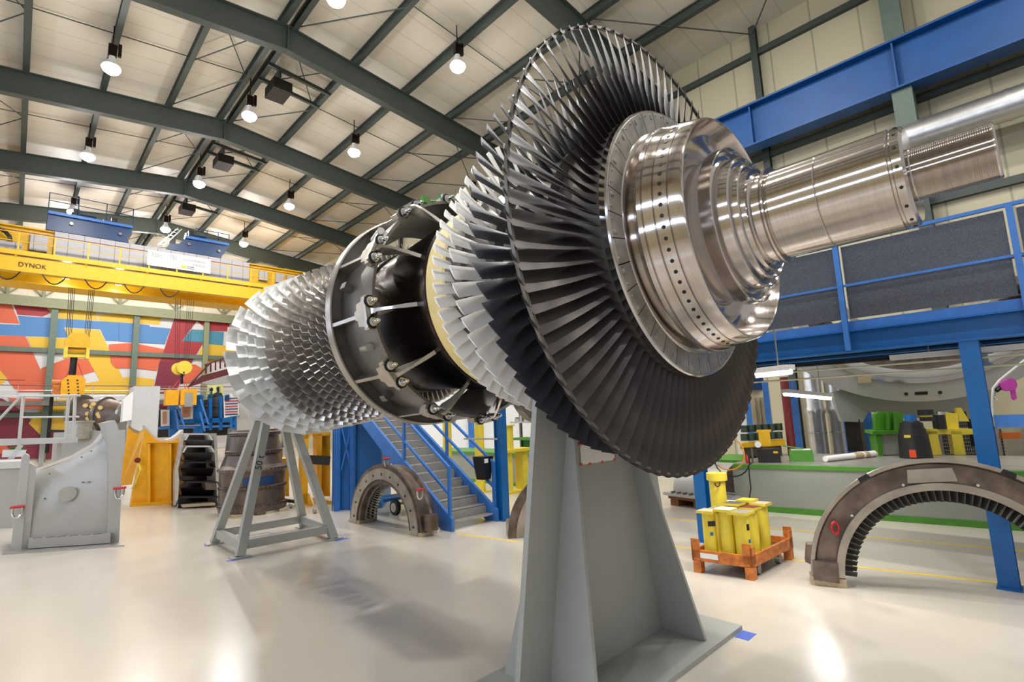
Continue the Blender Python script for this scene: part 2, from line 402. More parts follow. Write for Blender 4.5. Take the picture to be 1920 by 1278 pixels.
# end wall details: crane rail beam, columns, mural
mb = MB(); mb.box(XL, 15.5, YE - .5, YE - .1, 11.25, 11.85); mb.box(XL, 14.4, YE - .62, YE - .5, 11.1, 11.25)
struct(mb.build('trim_%d' % k, 'olive')); k += 1
for x in (-8.4, -3.4, 1.58, 6.53, 11.5, 16.3):
    struct(MB().box(x - .19, x + .19, YE - .42, YE - .02, 0, 11.3).build('trim_%d' % k, 'greengrey' if x != 11.5 else 'olive')); k += 1
for z in (8.0, 3.35):
    struct(MB().box(XL, 14.0, YE - .3, YE - .03, z - .17, z + .17).build('trim_%d' % k, 'greengrey')); k += 1
for j, x in enumerate((-1.0, .9, 5.4, 9.2, 12.8, 16)):
    mb = MB(); mb.box(x - .09, x + .09, YE - .3, YE - .12, 11.85, 13.4)
    mb.beam((x, YE - .2, 11.95), (x - 1.1, YE - .2, 13.0), .08, .1, (0, 1, 0)); mb.beam((x, YE - .2, 11.95), (x + 1.1, YE - .2, 13.0), .08, .1, (0, 1, 0))
    struct(mb.build('trim_%d' % k, 'olive')); k += 1

def W(pts, sc, ox, oy): return [(ox + a * sc, oy + b_ * sc) for a, b_ in pts]
mur = []   # (layer, colour, pixel polygon)
A = lambda p: W(p, 240 / 1704., 0, 560)
B = lambda p: W(p, 200 / 1504., 230, 570)
mur += [(0, 'm_wh', [(-60, 556), (470, 597), (470, 868), (-60, 872)]),
 (1, 'm_ye', A([(610, 95), (690, 100), (690, 190)])), (1, 'm_or', A([(-400, 30), (145, 55), (262, 335), (-400, 300)])),
 (1, 'm_rd', A([(180, 80), (215, 60), (600, 95), (680, 185), (570, 238), (232, 212)])),
 (1, 'm_bl', A([(-400, 325), (270, 345), (235, 225), (680, 255), (1320, 300), (1704, 325), (1990, 350), (1990, 580), (1405, 560), (1335, 410), (850, 380), (910, 520), (-400, 470)])),
 (1, 'm_ye', A([(745, 110), (1250, 155), (1320, 290), (745, 262)])), (1, 'm_ye', A([(1300, 210), (1700, 195), (2150, 250), (2120, 345), (1335, 298)])),
 (1, 'm_ye', A([(860, 390), (1325, 418), (1500, 770), (1690, 1180), (1720, 1260), (1430, 1260), (1160, 800), (1110, 720), (720, 690), (720, 530), (915, 525)])),
 (1, 'm_ye', A([(360, 505), (900, 530), (900, 640), (700, 715), (450, 722)])),
 (1, 'm_or', A([(-400, 480), (340, 500), (600, 1080), (600, 1240), (235, 1240), (-30, 930), (-400, 500)])),
 (1, 'm_or', A([(545, 925), (900, 790), (1165, 800), (1260, 965), (1100, 1010), (700, 1220), (620, 1220)])),
 (1, 'm_ye', A([(-300, 600), (0, 950), (100, 1065), (20, 1140), (-300, 1180)])),
 (1, 'm_ye', A([(1130, 1130), (1360, 1080), (1500, 1260), (1100, 1260)])),
 (1, 'm_or', A([(1445, 610), (1700, 590)]) + B([(200, 560), (580, 635), (475, 940), (190, 905), (-100, 905), (-170, 830)])),
 (1, 'm_ye', B([(10, 1030), (170, 1025), (440, 1060), (415, 1290), (60, 1290)])),
 (1, 'm_bl', B([(-50, 280), (670, 345), (590, 565), (-50, 525)])),
 (1, 'm_rd', B([(730, 190), (1500, 235), (1500, 385), (1210, 375), (1040, 240), (825, 525), (1130, 545), (980, 800), (530, 800)])),
 (1, 'm_mg', B([(520, 800), (985, 800), (700, 1290), (415, 1290)])),
 (1, 'm_wh', B([(1040, 245), (1200, 365), (970, 360)])),
 (1, 'm_tl', B([(960, 365), (1420, 395), (1400, 620), (1145, 605), (1130, 535), (835, 520)])),
 (1, 'm_ye', B([(1140, 560), (1700, 610), (1700, 780), (1180, 810), (1060, 700)])),
 (1, 'm_or', B([(930, 850), (1020, 850), (1130, 920), (940, 1110), (830, 1110)])),
 (1, 'm_wh', B([(1000, 790), (1060, 705), (1160, 800)])),
]
C_ = lambda p: W(p, 240 / 1704., 0, 720)
mur += [(1, 'm_mg', C_([(-400, 160), (30, 190), (330, 380), (560, 690), (560, 990), (-400, 990)])), (1, 'm_or', C_([(100, 180), (590, 200), (590, 330), (280, 330)])),
 (1, 'm_ye', C_([(500, 375), (690, 200), (1500, 205), (1390, 700), (560, 700), (380, 520)])), (1, 'm_or', C_([(-400, 700), (30, 740), (150, 900), (-400, 990)])),
 (1, 'm_mg', C_([(620, 600), (800, 640), (760, 1000), (560, 1000)])), (1, 'm_mg', [(296, 750), (322, 748), (312, 766), (297, 766)])]
mb = MB(); names = ['m_wh', 'm_or', 'm_rd', 'm_mg', 'm_bl', 'm_tl', 'm_ye']
for i, (ly, cn, poly) in enumerate(mur):
    mb.cur = names.index(cn); y = YE - .04 - (0.004 * i if ly else 0)
    pts = [at(px, py, 1, YE) for px, py in poly]
    pts = [Vector((p.x, y, max(0.2, p.z))) for p in pts]
    mb.prism(pts, (0, 0.003, 0))
o = mb.build('mural', names); tag(o, 'large abstract mural of orange, red, blue and yellow shapes on the end wall', 'mural')
# walkway with red and grey rails along the mural
t = thing('wall_walkway', 'grey steel walkway with red handrail in front of the mural', 'walkway', (4, 49.2, 4.2))
mb = MB((4, 49.2, 4.2)); mb.box(XL, 14, 48.6, 49.9, 3.95, 4.25); mb.build('deck', 'gunmetal', t)
mb = MB((4, 49.2, 4.2)); mb.cyl((-1.6, 48.65, 5.35), (14, 48.65, 5.35), .035, n=6); mb.cyl((XL, 48.65, 5.7), (0.3, 48.65, 5.7), .035, n=6); mb.build('handrail', 'maroon', t)
mb = MB((4, 49.2, 4.2))
for z in (4.6, 5.0): mb.cyl((XL, 48.65, z), (14, 48.65, z), .02, n=6)
for x in range(-8, 15, 2): mb.cyl((x, 48.65, 4.2), (x, 48.65, 5.35), .025, n=6)
mb.build('railing', 'galv', t)

# ------------------------------------------------------------------ lamps
def make_lamp(x, y, top):
    t = thing('hall_lamp', None, 'lamp', (x, y, 14.0), 'round hall lamps under the roof')
    mb = MB(); mb.cyl((0, 0, .35), (0, 0, top), .02, n=6); mb.box(-.12, .12, -.07, .07, .45, .85); mb.box(.14, .24, -.05, .05, .5, .95); mb.build('hanger', 'blackmetal', t)
    mb = MB(); mb.lathe([(0.0, .27), (.12, .22), (.3, .1), (.42, .09), (.42, 0)], ax='Z', n=24); mb.build('shade', 'white', t, True)
    mb = MB(); mb.lathe([(-.2, 0), (-.185, .12), (-.11, .22), (-.02, .262), (.05, .25), (.06, 0)], ax='Z', n=24); mb.build('lamp_glass', 'lampglow', t, True)
    ld = bpy.data.lights.new('lamp_light', 'POINT'); ld.shadow_soft_size = .2; ld.energy = LAMP_W * .42; ld.color = (1.0, .98, .955)
    l = bpy.data.objects.new('lamp_light', ld); COL.objects.link(l); l.parent = t; l.location = (0, 0, -.42)
    ld2 = bpy.data.lights.new('lamp_beam', 'AREA'); ld2.shape = 'DISK'; ld2.size = .45; ld2.energy = LAMP_W * .9; ld2.color = (1.0, .98, .955)
    l2 = bpy.data.objects.new('lamp_beam', ld2); COL.objects.link(l2); l2.parent = t; l2.location = (0, 0, -.23)
    return t
l0 = make_lamp(1.5, 12.7, 1.62); l1 = make_lamp(5.8, 12.7, 2.02)
LAB = {(1, 2): 'round lamp high on the left under the roof, above the crane', (0, 2): '', }
cols = [(0, ''), (1.5, 'left'), (5.8, 'ridge'), (10.2, 'right of ridge')]
rows = [-2.5, 5.1, 12.7, 20.3, 27.95, 35.9, 43.4]
lamp_label = {
 (1, 20.3): 'round ceiling lamp shining at top left under the second purlin', (1, 27.95): 'round ceiling lamp below it at left, between two roof frames near the crane',
 (2, 20.3): 'round lamp on the double ridge purlin beside the near heater box', (2, 27.95): 'round lamp on the ridge beside the farther heater box',
 (3, 27.95): 'round lamp low above the compressor blades, right of the ridge', (3, 20.3): 'round lamp left of the big white blades, in the third roof bay',
 (3, 12.7): 'brightest round lamp left of the dark fan top', (2, 12.7): 'round lamp cut by the top edge of the picture',
 (2, 35.9): 'round lamp just above the smaller blue crane trolley', (3, 35.9): 'small far lamp between roof frame and crane, right of the trolleys'}
for ci, (x, _) in enumerate(cols):
    for y in rows:
        if ci == 0: continue
        t = l0 if (x, y) == (1.5, 12.7) else l1 if (x, y) == (5.8, 12.7) else copy_tree(l1 if ci == 2 else l0)
        if y > 33:
            for ch in [q for q in S.objects if q.parent == t and q.type == 'LIGHT' and q.data.type == 'POINT']: ch.data = ch.data.copy(); ch.data.energy = LAMP_W * 1.3
        t.location = (x, y, 14.0)
        t['label'] = lamp_label.get((ci, y), 'round hall lamp under the roof, outside or hidden from the view')
# heater boxes by the ridge
for y, lab in ((19.5, 'near'), (27.0, 'middle'), (34.5, 'far')):
    t = thing('unit_heater', {'near': 'nearest dark box heater hung beside the ridge on two arms', 'middle': 'second dark box heater by the ridge, behind the nearest', 'far': 'farthest dark box heater by the ridge above the crane'}[lab], 'heater', (6.6, y, 15.1), 'dark heaters beside the roof ridge')
    MB().box(-.35, .35, -.5, .5, -.3, .12).build('heater_box', 'brownd', t)
    MB().box(-.2, -.1, -.58, .58, .12, .46).build('bracket', 'darkgreen', t)
    for dy in (-.55, .55): MB().beam((-.6, dy, .5), (1.85, dy, .27), .12, .14).build('arm', 'darkgreen', t)
#@@PART2
# ------------------------------------------------------------------ gas turbine rotor
TILT = -0.0135; Y0 = 4.5
XA = 3.55
rot = thing('turbine_rotor', 'huge gas turbine rotor with dark fan blades and a long polished shaft', 'turbine rotor', (XA, Y0, 3.25 - .0135 * Y0))
rot.rotation_euler = (TILT, 0, 0)
def L(prof): return [(y - Y0, r) for y, r in prof]
# shaft end and steps (polished)
prof = [(.02, 0), (.02, .142), (.028, .15)]
y = .035
while y < .36: prof += [(y, .1505), (y + .0045, .1455)]; y += .009
prof += [(.37, .15), (.372, .262), (.385, .283), (.425, .285), (.43, .279), (.441, .279), (.446, .29), (.79, .29), (.795, .286), (.80, .29), (1.06, .29), (1.065, .284), (1.072, .284),
         (1.075, .318), (1.085, .322), (1.098, .318), (1.10, .296), (1.15, .298), (1.165, .315), (1.167, .345), (1.185, .35), (1.205, .355), (1.206, .375), (1.187, .388), (1.193, .398), (1.225, .40), (1.245, .405), (1.246, .425), (1.227, .440), (1.234, .452), (1.275, .455), (1.285, .458), (1.325, .462)]
MB().lathe(L(prof), n=112).build('shaft', 'steel', rot, True, 30)
prof = [(1.32, .455), (1.335, .475), (1.335, .50), (1.322, .52), (1.30, .530), (1.294, .536), (1.298, .543), (1.375, .545), (1.38, .52), (1.50, .50), (1.54, .52), (1.555, .57), (1.55, .63), (1.52, .69), (1.47, .735), (1.37, .758), (1.358, .764), (1.360, .774), (1.372, .782),
        (1.44, .797), (1.443, .793), (1.448, .793), (1.451, .80), (1.53, .815), (1.533, .811), (1.538, .811), (1.54, .818), (1.60, .832), (1.603, .828), (1.608, .828), (1.61, .836), (1.64, .84), (1.648, .832), (1.652, .80), (1.665, .74), (1.70, .725), (1.72, .74), (1.728, .80), (1.735, .835), (1.742, .845)]
MB().lathe(L(prof), n=144).build('balance_collar', 'steel', rot, True, 30)
# row of balancing holes in the collar
mb = MB()
for i in range(72):
    t = 2 * PI * i / 72; c, s_ = math.cos(t), math.sin(t); r = .806
    q = Vector((r * c, 1.49 - Y0, r * s_)); nrm = Vector((c, -.18, s_)).normalized()
    mb.cyl(q - nrm * .01, q + nrm * .004, .0125, n=10)
o = mb.build('balancing_hole', 'black', rot); o['kind'] = 'stuff'
mb = MB()
for i in range(16):
    t = 2 * PI * i / 16 + .1; c, s_ = math.cos(t), math.sin(t)
    q = Vector((.285 * c, .405 - Y0, .285 * s_)); mb.cyl(q - Vector((c, 0, s_)) * .01, q + Vector((c, 0, s_)) * .002, .009, n=10)
o = mb.build('flange_hole', 'black', rot); o['kind'] = 'stuff'
# hub face plates of the last stage
NP = 36
mb = MB()
for i in range(NP):
    a0 = 2 * PI * i / NP + .004; a1 = 2 * PI * (i + 1) / NP - .004
    mb.lathe(L([(1.742, .845), (1.738, .985), (1.76, .99), (1.76, .845)]), n=3, a0=a0, a1=a1, closed=True)
mb.build('cover_plate_ring', 'plate', rot).data.shade_flat()
mb = MB()
for i in range(NP * 2):
    t = 2 * PI * (i + .5) / (NP * 2); mb.cyl((.965 * math.cos(t), 1.738 - Y0, .965 * math.sin(t)), (.965 * math.cos(t), 1.732 - Y0, .965 * math.sin(t)), .007, n=6)
for i in range(24):
    t = 2 * PI * (i + .5) / 24; mb.lathe(L([(1.7385, .93), (1.731, .935), (1.731, .96), (1.7385, .965)]), n=1, a0=t - .012, a1=t + .012, closed=True)
o = mb.build('lock_plate', 'galv', rot); o['kind'] = 'stuff'
MB().lathe(L([(1.745, .985), (1.742, .992), (1.744, 1.0), (1.756, 1.008), (1.80, 1.005), (1.80, .98)]), n=128).build('hub_rim', 'mirror', rot, True)
# rotor drums between the rows
MB().lathe(L([(1.79, 1.0), (2.04, .985), (2.05, .90), (2.27, .90), (2.28, .975), (2.52, .965), (2.53, .86), (2.56, .85), (2.60, .84), (2.80, .84), (2.84, .86), (2.85, .945), (3.06, .94), (3.07, .90), (3.26, .90), (3.27, .95), (3.50, .945)]), n=96).build('rotor_drum', 'gunmetal', rot, True)
MB().lathe(L([(3.50, .945), (3.52, .962), (3.79, .942), (3.80, .93)]), n=128).build('coated_band', 'yellowband', rot, True)
MB().lathe(L([(3.80, .93), (3.81, .945), (3.84, .945), (3.86, .93), (3.98, .925), (4.3, .90), (4.8, .86), (5.2, .83), (5.2, .7)]), n=128).build('dark_drum', 'blackmetal', rot, True)
MB().lathe(L([(5.18, .7), (5.18, .86), (7, .85), (8.2, .80), (9.0, .74), (9.02, .45), (9.2, .40), (9.9, .34), (9.9, 0)]), n=72).build('compressor_drum', 'gunmetal', rot, True)

def blade_mesh(name, secs, mt, npt=7, cap=True):
    """secs: (radius, y centre, chord, stagger deg, camber, thickness). chord runs from rear(+Y) to front, front leaning to +tangent"""
    vs = []; fs = []
    for (r, yc, c, st, cam, th) in secs:
        s_ = R(st); dx = Vector((0, -math.cos(s_), math.sin(s_))); nn = Vector((0, math.sin(s_), math.cos(s_)))
        up = []; lo = []
        for k in range(npt):
            u = k / (npt - 1); x = (u - .5) * c; z = cam * c * 4 * u * (1 - u) - cam * c * .5
            h = th * (math.sqrt(max(u, 0)) * (1 - u) * 2.2 + .12) * .5
            p = Vector((r, yc - Y0, 0)) + dx * x + nn * z
            up.append(p + nn * h); lo.append(p - nn * h)
        vs += up + lo[::-1]
    n = 2 * npt
    for i in range(len(secs) - 1):
        for k in range(n): fs.append((i * n + k, i * n + (k + 1) % n, (i + 1) * n + (k + 1) % n, (i + 1) * n + k))
    fs.append(tuple(range(n - 1, -1, -1))); fs.append(tuple((len(secs) - 1) * n + k for k in range(n)))
    mb = MB(); mb.add(vs, fs); return mb
def front_rank(i, n, ph=0):   # blades facing the camera first: angle distance from 200 degrees
    a = (360.0 * i / n + ph) % 360; return abs((a - 200 + 180) % 360 - 180)
def row(name, secs, n, mt, ph=0.0, npt=7, limit=None, stuffname=None, label=None):
    mb = blade_mesh(name, secs, mt, npt)
    idx = sorted(range(n), key=lambda i: front_rank(i, n, ph))
    keep = idx if limit is None else idx[:limit]; rest = [] if limit is None else idx[limit:]
    base = None
    for i in keep:
        if base is None:
            base = mb.build(name, mt, rot, True, 50); o = base
        else:
            o = base.copy(); COL.objects.link(o); o.parent = rot
        o.rotation_euler = (0, -R(360.0 * i / n + ph), 0)
        if label: o['label'] = label
    return mb, [R(360.0 * i / n + ph) for i in rest]
def merge(big, mb, angs):
    for a in angs:
        c, s_ = math.cos(a), math.sin(a)
        big.add([Vector((p.x * c - p.z * s_, p.y, p.x * s_ + p.z * c)) for p in mb.v], mb.f)
# last stage, 87 blades
row('last_stage_blade', [(.985, 1.90, .20, 38, .06, .024), (1.15, 1.90, .19, 46, .06, .018), (1.35, 1.905, .175, 54, .05, .013), (1.55, 1.91, .155, 61, .04, .010), (1.685, 1.915, .135, 66, .02, .008), (1.70, 1.915, .13, 66, .02, .007), (1.716, 1.912, .014, 67, 0, .003)], 86, 'blade4', 1.0)
MB().lathe(L([(1.905, 1.678), (1.905, 1.696), (1.928, 1.698), (1.928, 1.680)]), n=174, closed=True).build('shroud_ring', 'gunmetal', rot, True)
# third stage, 74 blades
row('third_stage_blade', [(.965, 2.40, .19, 36, .06, .024), (1.2, 2.40, .17, 48, .06, .018), (1.4, 2.395, .155, 56, .05, .013), (1.555, 2.39, .14, 62, .03, .009)], 74, 'blade3', 2.0)
# white rows
row('second_stage_blade', [(.94, 2.955, .135, 54, .05, .024), (1.1, 2.955, .134, 60, .05, .02), (1.25, 2.955, .132, 66, .04, .016), (1.29, 2.955, .131, 68, .04, .014)], 60, 'blade2', 0.5)
m2, rest = row('first_stage_blade', [(.94, 3.40, .122, 54, .06, .026), (1.04, 3.40, .121, 60, .06, .022), (1.135, 3.40, .119, 66, .05, .018)], 60, 'blade2', 1.5)
# compressor rows: (Y, tip R, count)
rowsC = [(8.60, 1.31, 21, .36), (8.16, 1.275, 40, 0), (7.80, 1.247, 46, 0), (7.49, 1.228, 50, 0), (7.20, 1.203, 52, 0), (6.95, 1.175, 56, 0), (6.71, 1.145, 60, 0), (6.46, 1.117, 64, 0), (6.25, 1.098, 66, 0), (6.04, 1.078, 70, 0), (5.86, 1.062, 72, 0), (5.69, 1.046, 76, 0), (5.53, 1.03, 78, 0), (5.38, 1.015, 80, 0)]
big1 = MB(); left = 100
big2 = MB()
for j, (yy, tr, n, ch) in enumerate(rowsC):
    pitch = 2 * PI * tr / n; tang = pitch * (1.0 if j else 1.0); ax = .12 if j else .17
    if j > 6: ax = .09
    c = math.hypot(tang, ax); st = math.degrees(math.atan2(tang, ax))
    hub = .80 + (8.2 - yy) * .02
    if j == 0: hub = .76
    secs = [(hub, yy, c * .86, st - 16, .07, .016), ((hub + tr) / 2, yy, c * .9, st - 6, .055, .011), (tr, yy, c, st, .045, .007)]
    mt = 'bladecw' if j < 4 else 'bladec'
    if left > 0:
        lim = min(n, left); mb, rest = row('compressor_blade', secs, n, mt, j * 2.9, 6, lim); left -= lim
        merge(big1, mb, rest)
    else:
        mb = blade_mesh('x', secs, mt, 5); merge(big1 if j < 4 else big2, mb, [R(360.0 * i / n + j * 2.9) for i in range(n)])
for o in (big1.build('compressor_blade_rows', 'bladecw', rot, True, 50), big2.build('inner_compressor_blade_rows', 'bladec', rot, True, 50)): o['kind'] = 'stuff'

# combustor inner ring with clamps and struts
ring = MB().lathe(L([(5.13, 1.10), (5.13, 1.225), (5.10, 1.225), (5.10, 1.245), (5.20, 1.25), (5.20, 1.05), (4.32, 1.165), (4.30, 1.17), (4.30, 1.20), (4.5, 1.185), (5.0, 1.125)]), n=144, closed=True).build('combustor_ring', 'gunmetal', rot, True)
MB().lathe(L([(5.098, 1.228), (5.092, 1.236), (5.096, 1.252), (5.20, 1.256), (5.20, 1.25), (5.11, 1.247)]), n=144, closed=True).build('ring_rim', 'flange', ring, True)
def pol(y, r, th): return Vector((r * math.cos(th), y - Y0, r * math.sin(th)))
for kq in range(12):
    th = R(8.5 + 30 * kq); er = Vector((math.cos(th), 0, math.sin(th))); et = Vector((-math.sin(th), 0, math.cos(th))); ey = Vector((0, 1, 0))
    # gusset from rim to bracket
    mb = MB(); mb.hexa([pol(5.13, 1.10, th - .015), pol(5.13, 1.24, th - .015), pol(5.13, 1.24, th + .015), pol(5.13, 1.10, th + .015),
                        pol(4.55, 1.17, th - .015), pol(4.55, 1.215, th - .015), pol(4.55, 1.215, th + .015), pol(4.55, 1.17, th + .015)])
    mb.build('gusset', 'flange', ring)
    # clamp bracket plate with stepped outline
    out = [(-.17, -.03), (-.16, .06), (-.12, .07), (-.11, .16), (-.05, .17), (-.04, .21), (.04, .21), (.05, .17), (.11, .16), (.12, .07), (.16, .06), (.16, -.02), (.05, -.03), (-.05, -.03)]
    cpt = pol(4.36, 1.19, th)
    pts = [cpt + et * a + ey * b_ + er * (.012 - .35 * a * a / 1.2) for a, b_ in out]
    mb = MB(); mb.prism(pts, er * .05); mb.build('clamp_bracket', 'bracket', ring)
    mb = MB(); mb.obox(cpt + et * .0 + ey * (-.035) + er * .03, et, ey, er, .15, .018, .055); mb.build('flange_block', 'flange', ring)
    for sgn in (-1, 1):
        tb = th + sgn * R(4.6); q = pol(4.31, 1.222, tb); 
        mb = MB(); mb.cyl(q, q - ey * .02, .044, n=20); mb.cyl(q - ey * .02, q - ey * .05, .034, n=6); mb.cyl(q - ey * .05, q - ey * .095, .023, n=16); mb.cyl(q - ey * .095, q - ey * .125, .016, .012, n=16)
        mb.build('bolt', 'chrome', ring, True)
        mb = MB(); mb.cyl(q + ey * .004, q - ey * .006, .062, n=20); mb.build('washer', 'black', ring)
    # curved strut down to the drum
    P = [(4.30, 1.19, .040, .05), (4.22, 1.17, .028, .09), (4.14, 1.12, .017, .125), (4.06, 1.04, .013, .13), (3.98, .93, .020, .10)]
    vs = []
    for (yy, rr, ht, hr) in P:
        dirv = (Vector((0, 1, 0)) * .5 + er * .85).normalized()
        c0 = pol(yy, rr, th)
        vs += [c0 - et * ht - dirv * hr, c0 + et * ht - dirv * hr, c0 + et * ht + dirv * hr, c0 - et * ht + dirv * hr]
    fs = [(3, 2, 1, 0), tuple(range(len(vs) - 4, len(vs)))]
    for i in range(len(P) - 1):
        for q_ in range(4): fs.append((i * 4 + q_, i * 4 + (q_ + 1) % 4, (i + 1) * 4 + (q_ + 1) % 4, (i + 1) * 4 + q_))
    mb = MB(); mb.add(vs, fs); mb.build('strut', 'mirror' if kq % 3 == 0 else 'flange', ring, True, 60)
    if kq % 2 == 0:
        tb = th + R(15); q = pol(4.62, 1.17, tb); ern = Vector((math.cos(tb), 0, math.sin(tb)))
        mb = MB(); mb.cyl(q + ey * .1, q - ey * .12 + ern * .05, .04, n=16); mb.build('stud', 'galv', ring, True)
    else:
        tb = th + R(13); q = pol(4.85, 1.19, tb); mb = MB(); mb.obox(q, er, ey, et, .05, .05, .035); mb.build('lug', 'gunmetal', ring)

t = thing('lifting_sling', 'bright green lifting sling looped over the top of the dark ring', 'sling', pol(4.7, 1.3, R(100)) + Vector((XA, Y0, 3.2))); O = t.location.copy()
for da in (0, -7):
    a_ = R(104 + da); MB().tube([Vector((1.27 * math.cos(q), .0, 1.27 * math.sin(q))) - Vector((1.27 * math.cos(R(100)), 0, 1.27 * math.sin(R(100)))) + Vector((0, .1 * da / 7, -.02)) for q in (a_ + .12, a_ + .06, a_, a_ - .06)], .02, 8).build('strap', 'green', t, True)
    MB().obox(Vector((1.30 * math.cos(a_), 0, 1.30 * math.sin(a_))) - Vector((1.27 * math.cos(R(100)), 0, 1.27 * math.sin(R(100)))) + Vector((0, .1 * da / 7, .0)), (1, 0, 0), (0, 1, 0), (0, 0, 1), .035, .03, .04).build('knot', 'green', t)
# ------------------------------------------------------------------ front stand
t = thing('rotor_stand', 'tall grey welded plate stand with slanted ribs carrying the rotor near the fan', 'stand', (3.62, 2.73, 0))
O = (3.62, 2.73, 0); cxs = 3.62
mb = MB(O); mb.box(2.36, 4.88, 2.2, 3.26, 0, .04); mb.build('base_plate', 'grey', t)
mb = MB(O)
pl = [(2.54, .04), (4.70, .04), (4.36, 2.2)]
for i in range(13):
    a = -PI * i / 12 * .62 - PI * .19; pl.append((cxs + .985 * math.cos(a) * .78, 3.2 + .985 * math.sin(a)))
pl.append((2.88, 2.2))
mb.prism([(x, 2.71, z) for x, z in pl], (0, .05, 0)); mb.build('main_plate', 'grey', t)
for (xb, xt_, zt) in ((2.87, 3.24, 2.05), (4.37, 4.0, 2.05)):
    for sy in (-1, 1):
        y0 = 2.71 if sy < 0 else 2.76; dx = .03
        ybot = y0 + sy * .42; ytop = y0 + sy * .03
        mb = MB(O); mb.hexa([(xb - dx / 2, y0, .04), (xb + dx / 2, y0, .04), (xb + dx / 2, ybot, .04), (xb - dx / 2, ybot, .04),
                             (xt_ - dx / 2, y0, zt), (xt_ + dx / 2, y0, zt), (xt_ + dx / 2, ytop, zt), (xt_ - dx / 2, ytop, zt)])
        mb.build('rib', 'grey', t)
# saddle under the drum
mb = MB(O); mb.lathe([(2.62, .845), (2.84, .845), (2.84, .90), (2.62, .90)], (XA, 0, 3.25 - .0135 * 2.7), n=24, a0=PI * 1.22, a1=PI * 1.78, closed=True); mb.build('saddle', 'redpaint', t, True)
mb = MB((3.57, 2.7, 1.7)); mb.box(3.34, 3.80, 2.702, 2.708, 1.58, 1.88); o = mb.build('drawing_sheet', 'paper', None, loc=(3.57, 2.7, 1.7)); tag(o, 'white drawing sheet taped to the front stand under the fan', 'paper')
mb = MB((3.57, 2.7, 1.7))
for (a, b_) in ((3.34, 1.58), (3.80, 1.58), (3.34, 1.74), (3.45, 1.575), (3.62, 1.575), (3.80, 1.66), (3.34, 1.86)): mb.box(a - .015, a + .015, 2.698, 2.702, b_ - .008, b_ + .012)
mb.build('tape_strip', 'tape', o)
# ------------------------------------------------------------------ rear stand "50 t"
t = thing('trestle_stand', 'light grey four legged trestle marked 50 t under the compressor end', 'stand', (3.4, 9.6, 0))
O = (3.4, 9.6, 0)
feet = [Vector((2.64, 8.92, 0)), Vector((2.64, 10.32, 0)), Vector((4.12, 8.88, 0)), Vector((4.2, 10.35, 0))]
tops = [Vector((3.12, 9.48, 2.13)), Vector((3.0, 9.72, 2.13)), Vector((3.52, 9.46, 2.13)), Vector((3.66, 9.72, 2.13))]
tops = [Vector((3.14, 9.42, 2.1)), Vector((3.10, 9.70, 2.1)), Vector((3.56, 9.42, 2.1)), Vector((3.52, 9.70, 2.1))]
for f, tp in zip(feet, tops):
    mb = MB(O); d = (tp - f); mb.beam(f + Vector((0, 0, .02)), tp, .125, .125, (0, 1, 0)); lg = mb.build('leg', 'grey', t)
    mb = MB(O); mb.box(f.x - .13, f.x + .13, f.y - .1, f.y + .1, 0, .025); mb.build('foot_plate', 'grey', t)
for i, j in ((0, 1), (0, 2), (2, 3), (1, 3)):
    a, b_ = [feet[q] + (tops[q] - feet[q]) * .085 for q in (i, j)]
    MB(O).beam(a, b_, .1, .13).build('crossbar', 'grey', t)
mb = MB(O); mb.box(2.98, 3.72, 9.34, 9.78, 2.08, 2.3); mb.box(3.0, 3.16, 9.34, 9.78, 2.3, 2.85); mb.box(3.9 - .2, 3.9 - .04, 9.34, 9.78, 2.3, 2.85)
mb.build('bearing_block', 'grey', t)
d = (tops[0] - feet[0]).normalized(); f = feet[0]
q = f + (tops[0] - feet[0]) * .60
ux = d; nrm = Vector((-.62, -.78, 0)); nrm = (Vector((0, -1, 0)) - d * Vector((0, -1, 0)).dot(d)).normalized(); uy = nrm.cross(ux)
mt_ = Matrix((ux, uy, nrm)).transposed().to_4x4()
tx = text_mesh('load_marking', '50 t', .15, 'black', t, (0, 0, 0), (0, 0, 0), .001)
tx.matrix_local = Matrix.Translation(q + nrm * .066 - uy * .05 - Vector(O)) @ mt_
tx['label'] = 'black 50 t lettering on the leg'
# ------------------------------------------------------------------ overhead crane
CY0 = 33.0
t = thing('overhead_crane', 'yellow overhead bridge crane spanning the hall below the roof', 'crane', (5, CY0, 10))
O = (5, CY0, 10)
mb = MB(O); mb.box(XL + 1, 17.0, CY0 + .1, CY0 + 1.3, 10.3, 11.85); mb.box(XL + 1, 17.0, CY0 - .05, CY0 + 1.4, 11.8, 11.87); mb.build('front_girder', 'yellow', t)
mb = MB(O); mb.box(XL + 1, 17.0, CY0 - .9, CY0 - .45, 9.45, 9.5); mb.box(XL + 1, 17.0, CY0 - .9, CY0 - .86, 9.5, 10.15); mb.build('cable_trough', 'yellow', t)
mb = MB(O); mb.box(XL + 1, 17.0, 35.6, 36.8, 9.75, 11.85); mb.box(XL + 1, 17.0, 35.4, 37.0, 9.65, 9.75); mb.build('rear_girder', 'yellow', t)
mb = MB(O); mb.box(XL + 1, 17.0, CY0 - .95, CY0 + .1, 10.22, 10.26); mb.build('walkway_deck', 'gunmetal', t)
mb = MB(O); mb.box(XL + 1, 17.0, CY0 - 1.0, CY0 - .94, 10.2, 10.42); mb.build('walkway_edge', 'yellow', t)
mb = MB(O)
for z in (10.85, 11.25): mb.box(XL + 1, 17.0, CY0 - .985, CY0 - .955, z - .015, z + .015)
for x in [-1.7 + 1.25 * q for q in range(-5, 15)]: mb.box(x - .03, x + .03, CY0 - .99, CY0 - .95, 10.4, 11.28)
mb.build('walkway_railing', 'yellow', t)
